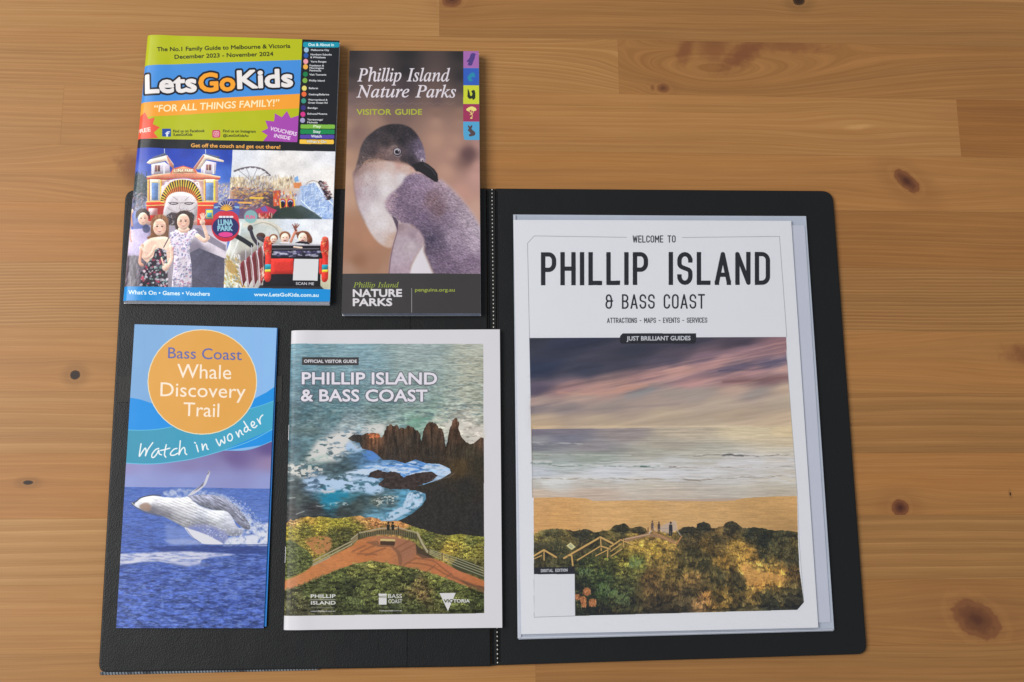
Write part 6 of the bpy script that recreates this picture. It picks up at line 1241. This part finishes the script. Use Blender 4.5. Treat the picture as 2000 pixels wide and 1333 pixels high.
# ---------------------------------------------------------------- the black folder, lying open
def mat_vinyl(name='black vinyl', col=(.0075, .008, .0088), rough=.44, bump=.55):
    m, nt, b = nodes_of(name); tc = N(nt, 'ShaderNodeNewGeometry').outputs['Position']
    b.inputs['Base Color'].default_value = (*col, 1); b.inputs['Specular IOR Level'].default_value = .22
    r = noise(nt, tc, 26, 4); nt.links.new(M(nt, 'ADD', rough - .08, M(nt, 'MULTIPLY', r, .16)), b.inputs['Roughness'])
    vo = N(nt, 'ShaderNodeTexVoronoi'); nt.links.new(tc, vo.inputs['Vector']); vo.inputs['Scale'].default_value = 1100
    h = M(nt, 'ADD', M(nt, 'MULTIPLY', vo.outputs['Distance'], .5), M(nt, 'MULTIPLY', noise(nt, tc, 30, 3), 2.5))
    bn = N(nt, 'ShaderNodeBump'); bn.inputs['Strength'].default_value = bump; bn.inputs['Distance'].default_value = .0004
    nt.links.new(h, bn.inputs['Height']); nt.links.new(bn.outputs[0], b.inputs['Normal'])
    return m
vinyl = mat_vinyl(); lip_glint = mat_vinyl('welded lip with painted sheen', (.12, .175, .24), .24, .9)  # the lip's bluish sheen is put into its base colour
folder = empty('display_folder', (.02, .07, 0), label='black vinyl folder lying open flat on the table under the brochures', cat='folder')
def round_corner(pts, radii, n=7):
    out = []
    for i, (p, r) in enumerate(zip(pts, radii)):
        a = Vector(pts[i - 1]); b = Vector(p); c = Vector(pts[(i + 1) % len(pts)])
        if r <= 0: out.append(tuple(b)); continue
        d1 = (a - b).normalized(); d2 = (c - b).normalized(); s = b + d1 * r; e = b + d2 * r
        for k in range(n + 1):
            t = k / n; out.append(tuple(s * (1 - t) ** 2 + b * 2 * t * (1 - t) + e * t * t))
    return out
def slab(name, pts, z0, z1, mat, parent, bev=.0012, seg=3):
    bm = bmesh.new(); vs = [bm.verts.new((x, y, z0)) for x, y in pts]; f = bm.faces.new(vs)
    if f.normal.z > 0: f.normal_flip()
    bm.normal_update(); 
    if f.normal.z > 0: bmesh.ops.reverse_faces(bm, faces=[f])
    ex = bmesh.ops.extrude_face_region(bm, geom=[f]); top = [v for v in ex['geom'] if isinstance(v, bmesh.types.BMVert)]
    for v in top: v.co.z = z1
    bmesh.ops.recalc_face_normals(bm, faces=bm.faces)
    if bev:
        ed = [e for e in bm.edges if all(v in top for v in e.verts)]
        bmesh.ops.bevel(bm, geom=ed, offset=bev, segments=seg, affect='EDGES', profile=.6)
    for fc in bm.faces: fc.smooth = abs(fc.normal.z) < .98 and fc.normal.z > .05
    me = bpy.data.meshes.new(name); bm.to_mesh(me); bm.free()
    return link(name, me, mat, parent)
LEFT = [(-.2492, .2376), (.0170, .2409), (.0190, -.1042), (-.2478, -.1041)]
RIGHT = [(.0242, .2409), (.2818, .2409), (.2845, -.0999), (.0241, -.1036)]
slab('front_panel', round_corner(LEFT[::-1], [.006, 0, 0, .008]), .0002, .003, vinyl, folder, .0013)
slab('back_panel', round_corner(RIGHT[::-1], [0, .007, .009, 0]), .0002, .003, vinyl, folder, .0013)
sp = slab('spine', [(.0195, -.1040), (.0239, -.1036), (.0240, .2408), (.0172, .2408)], .0002, .0020, vinyl, folder, .0004, 1)
bm = bmesh.new()
def rod(bm, a, b, r, n=10):
    a = Vector(a); b = Vector(b); q = bmesh.ops.create_cone(bm, cap_ends=True, segments=n, radius1=r, radius2=r, depth=(b - a).length)
    R = (b - a).to_track_quat('Z', 'Y').to_matrix().to_4x4(); R.translation = (a + b) / 2
    bmesh.ops.transform(bm, verts=q['verts'], matrix=R)
rod(bm, (.0178, .2390, .0027), (.0200, -.1025, .0027), .00045); rod(bm, (.0251, .2385, .0029), (.0250, -.1015, .0029), .00040)
for f in bm.faces: f.smooth = True
me = bpy.data.meshes.new('hinge_ridge'); bm.to_mesh(me); bm.free(); link('hinge_ridge', me, vinyl, folder)
# line of welded stitches in the hinge, catching the light
bm = bmesh.new(); r = random.Random(3)
for k in range(118):
    t = k / 117; x = .0213 + .0022 * t; y = .2400 - .3418 * t
    b_ = bmesh.ops.create_uvsphere(bm, u_segments=8, v_segments=5, radius=.00052)
    for v in b_['verts']: v.co = Vector((v.co.x * .95 + x + r.uniform(-.00008, .00008), v.co.y * 1.25 + y, v.co.z * .8 + .00215))
for f in bm.faces: f.smooth = True
me = bpy.data.meshes.new('weld_stitches'); bm.to_mesh(me); bm.free()
link('weld_stitches', me, mat_plain('bare weld', (.55, .52, .46), .3, .6), folder)
# vinyl strips welded across the front panel, and the lip along its lower edge
slab('pocket_strap', [(-.2462, .0800), (-.1300, .0800), (-.1300, .0990), (-.2462, .0990)], .0029, .0034, mat_vinyl('greyer vinyl strap', (.019, .0185, .017), .5), folder, .0002, 1)  # this strap is a slightly lighter grey than the other vinyl
slab('pocket_strap', [(-.0590, -.1030), (-.0390, -.1030), (-.0390, .1900), (-.0590, .1900)], .0029, .0034, vinyl, folder, .0002, 1)
V = []; F = []; n = 110
for k in range(n + 1):
    t = k / n; x = -.2468 + .147 * t; w = .0017 * (1 - .6 * t); zz = .0009 * abs(math.sin(k * 1.25))
    V += [(x, -.1036, .0024), (x, -.1043 - w * .4, .0019 + zz * .3), (x, -.1045 - w, .0005)]
for k in range(n):
    a = k * 3; F += [(a, a + 1, a + 4, a + 3), (a + 1, a + 2, a + 5, a + 4)]
lip_mat, nt_, b_ = nodes_of('beaded weld with painted glints'); P_ = N(nt_, 'ShaderNodeNewGeometry').outputs['Position']
sp_ = N(nt_, 'ShaderNodeSeparateXYZ'); nt_.links.new(P_, sp_.inputs[0])
bead = M(nt_, 'MULTIPLY', M(nt_, 'POWER', M(nt_, 'ABSOLUTE', M(nt_, 'SINE', M(nt_, 'MULTIPLY', sp_.outputs[0], 1500.))), 2.), N_map(nt_, noise(nt_, P_, 60, 3), .35, .62))
bead = M(nt_, 'SUBTRACT', M(nt_, 'MULTIPLY', bead, -1.), -1.)
nt_.links.new(mixc(nt_, M(nt_, 'POWER', bead, 2.), (.24, .28, .32), (.012, .018, .026)), b_.inputs['Base Color']); b_.inputs['Roughness'].default_value = .25  # bluish-white reflected highlight painted into the lip's colour as specks
lip_glint = lip_mat
me = bpy.data.meshes.new('edge_weld'); me.from_pydata(V, [], F); me.polygons.foreach_set('use_smooth', [True] * len(F)); link('edge_weld', me, lip_glint, folder)

# stack of clear pockets on the back panel
milky = mat_plain('stacked clear pockets', (.42, .45, .52), .3, .5, .3, 40, .12)
SLEEVE = [(.0372, .2195), (.2583, .2197), (.2604, -.0832), (.0377, -.0857)]
d = ([], [], [], [])
for i, (dx, dy) in enumerate([(0, 0), (.0004, -.0005), (-.0003, .0003), (.0005, .0002)]):
    leaf(d, [(x + dx, y + dy) for x, y in SLEEVE], (lambda lv: (lambda u, v: .0035 + .0006 * lv + .0004 * math.sin(3 * u + lv)))(i), .0002, FL, 10)
build('plastic_pockets', d, [milky, milky], folder)
def mat_film():
    m, nt, b = nodes_of('clear film'); out = nt.nodes['Material Output']
    tr = N(nt, 'ShaderNodeBsdfTransparent'); tr.inputs[0].default_value = (.97, .975, .985, 1)
    gl = N(nt, 'ShaderNodeBsdfGlossy'); gl.inputs['Roughness'].default_value = .12; df = N(nt, 'ShaderNodeBsdfDiffuse'); df.inputs[0].default_value = (.6, .64, .72, 1)
    tc = N(nt, 'ShaderNodeNewGeometry').outputs['Position']; bn = N(nt, 'ShaderNodeBump'); bn.inputs['Strength'].default_value = .35; bn.inputs['Distance'].default_value = .001
    nt.links.new(noise(nt, tc, 26, 3), bn.inputs['Height']); nt.links.new(bn.outputs[0], gl.inputs['Normal'])
    fr = N(nt, 'ShaderNodeLayerWeight'); fr.inputs[0].default_value = .06; nt.links.new(bn.outputs[0], fr.inputs['Normal'])
    m1 = N(nt, 'ShaderNodeMixShader'); m1.inputs[0].default_value = .012; nt.links.new(tr.outputs[0], m1.inputs[1]); nt.links.new(df.outputs[0], m1.inputs[2])
    m2 = N(nt, 'ShaderNodeMixShader'); nt.links.new(fr.outputs[0], m2.inputs[0]); nt.links.new(m1.outputs[0], m2.inputs[1]); nt.links.new(gl.outputs[0], m2.inputs[2])
    nt.links.new(m2.outputs[0], out.inputs[0]); return m
d = ([], [], [], [])
leaf(d, [(.0374, .2192), (.2581, .2194), (.2602, -.0829), (.0379, -.0854)], lambda u, v: .00745 + .00004 * math.sin(7 * u + 5 * v), .00005, [0, .02, .045, .07] + [.1 + .8 * i / 20 for i in range(21)] + [.93, .955, .98, 1], 30)
film = mat_film(); build('clear_pocket_front', d, [film, film], folder)
# welded seam down the hinge side and along the foot of the front pocket
seam = mat_plain('welded seam', (.50, .52, .58), .28, .5, .4, 60, .15)
slab('pocket_seam', [(.0375, -.0850), (.0400, -.0850), (.0388, .2190), (.0374, .2190)], .0055, .0063, seam, folder, .0002, 1)
slab('pocket_seam', [(.0400, -.0854), (.2598, -.0830), (.2598, -.0820), (.0400, -.0843)], .0055, .0062, seam, folder, .0002, 1)

# white sheet behind the guide in the front pocket
pap = mat_plain('plain white sheet', (.52, .53, .60), .6, .3, .1, 30, .04)
d = ([], [], [], []); leaf(d, [(.0404, .2120), (.2571, .2125), (.2586, -.0775), (.0414, -.0795)], lambda u, v: .0063 - .0006 * max(0, u - .9) * 10 * (1 - .0), .0003, FL, 8)
t = empty('spare_sheet', (.149, .067, .0059), label='plain white sheet showing along the right edge behind the large beach guide', cat='paper sheet')
build('sheet', d, [pap, white_edge], t)

# ---------------------------------------------------------------- the printed guides
guide = booklet('beach_guide', 'large white A4 visitor guide with sunset beach photo in the clear pocket', 'guide',
    [(.0371, .2151), (.2466, .2156), (.2491, -.0808), (.0398, -.0825)], [(.0373, .2151), (.2466, .2156), (.2491, -.0808), (.0399, -.0825)], .0070, .0063,
    mat_print('beach guide cover', print_guide(), .5, .16, .12), pages_n=3, bow=.0002)

whale_bot = [(-.2362, .1357), (-.1352, .1331), (-.1376, -.0757), (-.2367, -.0744)]
whale = booklet('whale_brochure', 'narrow blue leaflet with orange circle and leaping whale on the left panel', 'brochure',
    [(-.2360, .1361), (-.1348, .1335), (-.1372, -.0761), (-.2367, -.0747)], whale_bot, .0056, .0035,
    mat_print('whale leaflet cover', print_whale(), .4, .24, .2), pages_n=4, bow=.0006, edge=mat_plain('pale blue folded panels', (.35, .5, .75), .6, .3), seed=2)
d = ([], [], [], []); leaf(d, [(-.1500, .1338), (-.1342, .1333), (-.1356, -.0752), (-.1500, -.0748)], lambda u, v: .0044 + .0003 * u, .0003, FL, 10)
build('folded_panel', d, [mat_plain('bright blue panel', lin(0, 120, 205), .4, .35), white_edge], whale)

coast = booklet('coast_booklet', 'white bordered A5 booklet with rocky coast photo and lookout path', 'booklet',
    [(-.1246, .1314), (.0263, .1323), (.0267, -.0779), (-.1237, -.0775)], [(-.1246, .1312), (.0263, .1321), (.0267, -.0780), (-.1237, -.0776)], .0068, .0035,
    mat_print('coast booklet cover', print_coast(), .42, .24, .2), spine=True, pages_n=8, bow=.0004, seed=3)
for y in (.0640, .0550, -.0235, -.0325): pass
staple(coast, -.1241, .0580, .0048, .0110); staple(coast, -.1239, -.0270, .0048, .0110)

peng = booklet('penguin_brochure', 'tall dark folded map leaflet with a penguin portrait and coloured tabs', 'brochure',
    [(-.0864, .3468), (.0115, .3478), (.0124, .1437), (-.0883, .1433)], [(-.0866, .3474), (.0118, .3484), (.0126, .1429), (-.0882, .1428)], .0088, .0036,
    mat_print('penguin leaflet cover', print_penguin(), .45, .2, .25), pages_n=7, bow=.0008, edge=mat_plain('grey blue folded panels', (.17, .20, .28), .5, .4, var=.5), seed=4)

kids = booklet('family_magazine', 'bright yellow and blue family magazine with amusement park photos', 'magazine',
    [(-.2387, .3567), (-.0941, .3545), (-.0968, .1522), (-.2451, .1525)], [(-.2390, .3575), (-.0944, .3556), (-.0974, .1506), (-.2451, .1516)], .0095, .0034,
    mat_print('family magazine cover', print_kids(), .3, .34, .25), spine=True, pages_n=10, bow=.0010, edge=grey_edge, seed=5)
staple(kids, -.2389, .3100, .0062, .0105, math.radians(91.5)); staple(kids, -.2418, .2080, .0062, .0105, math.radians(91.5))
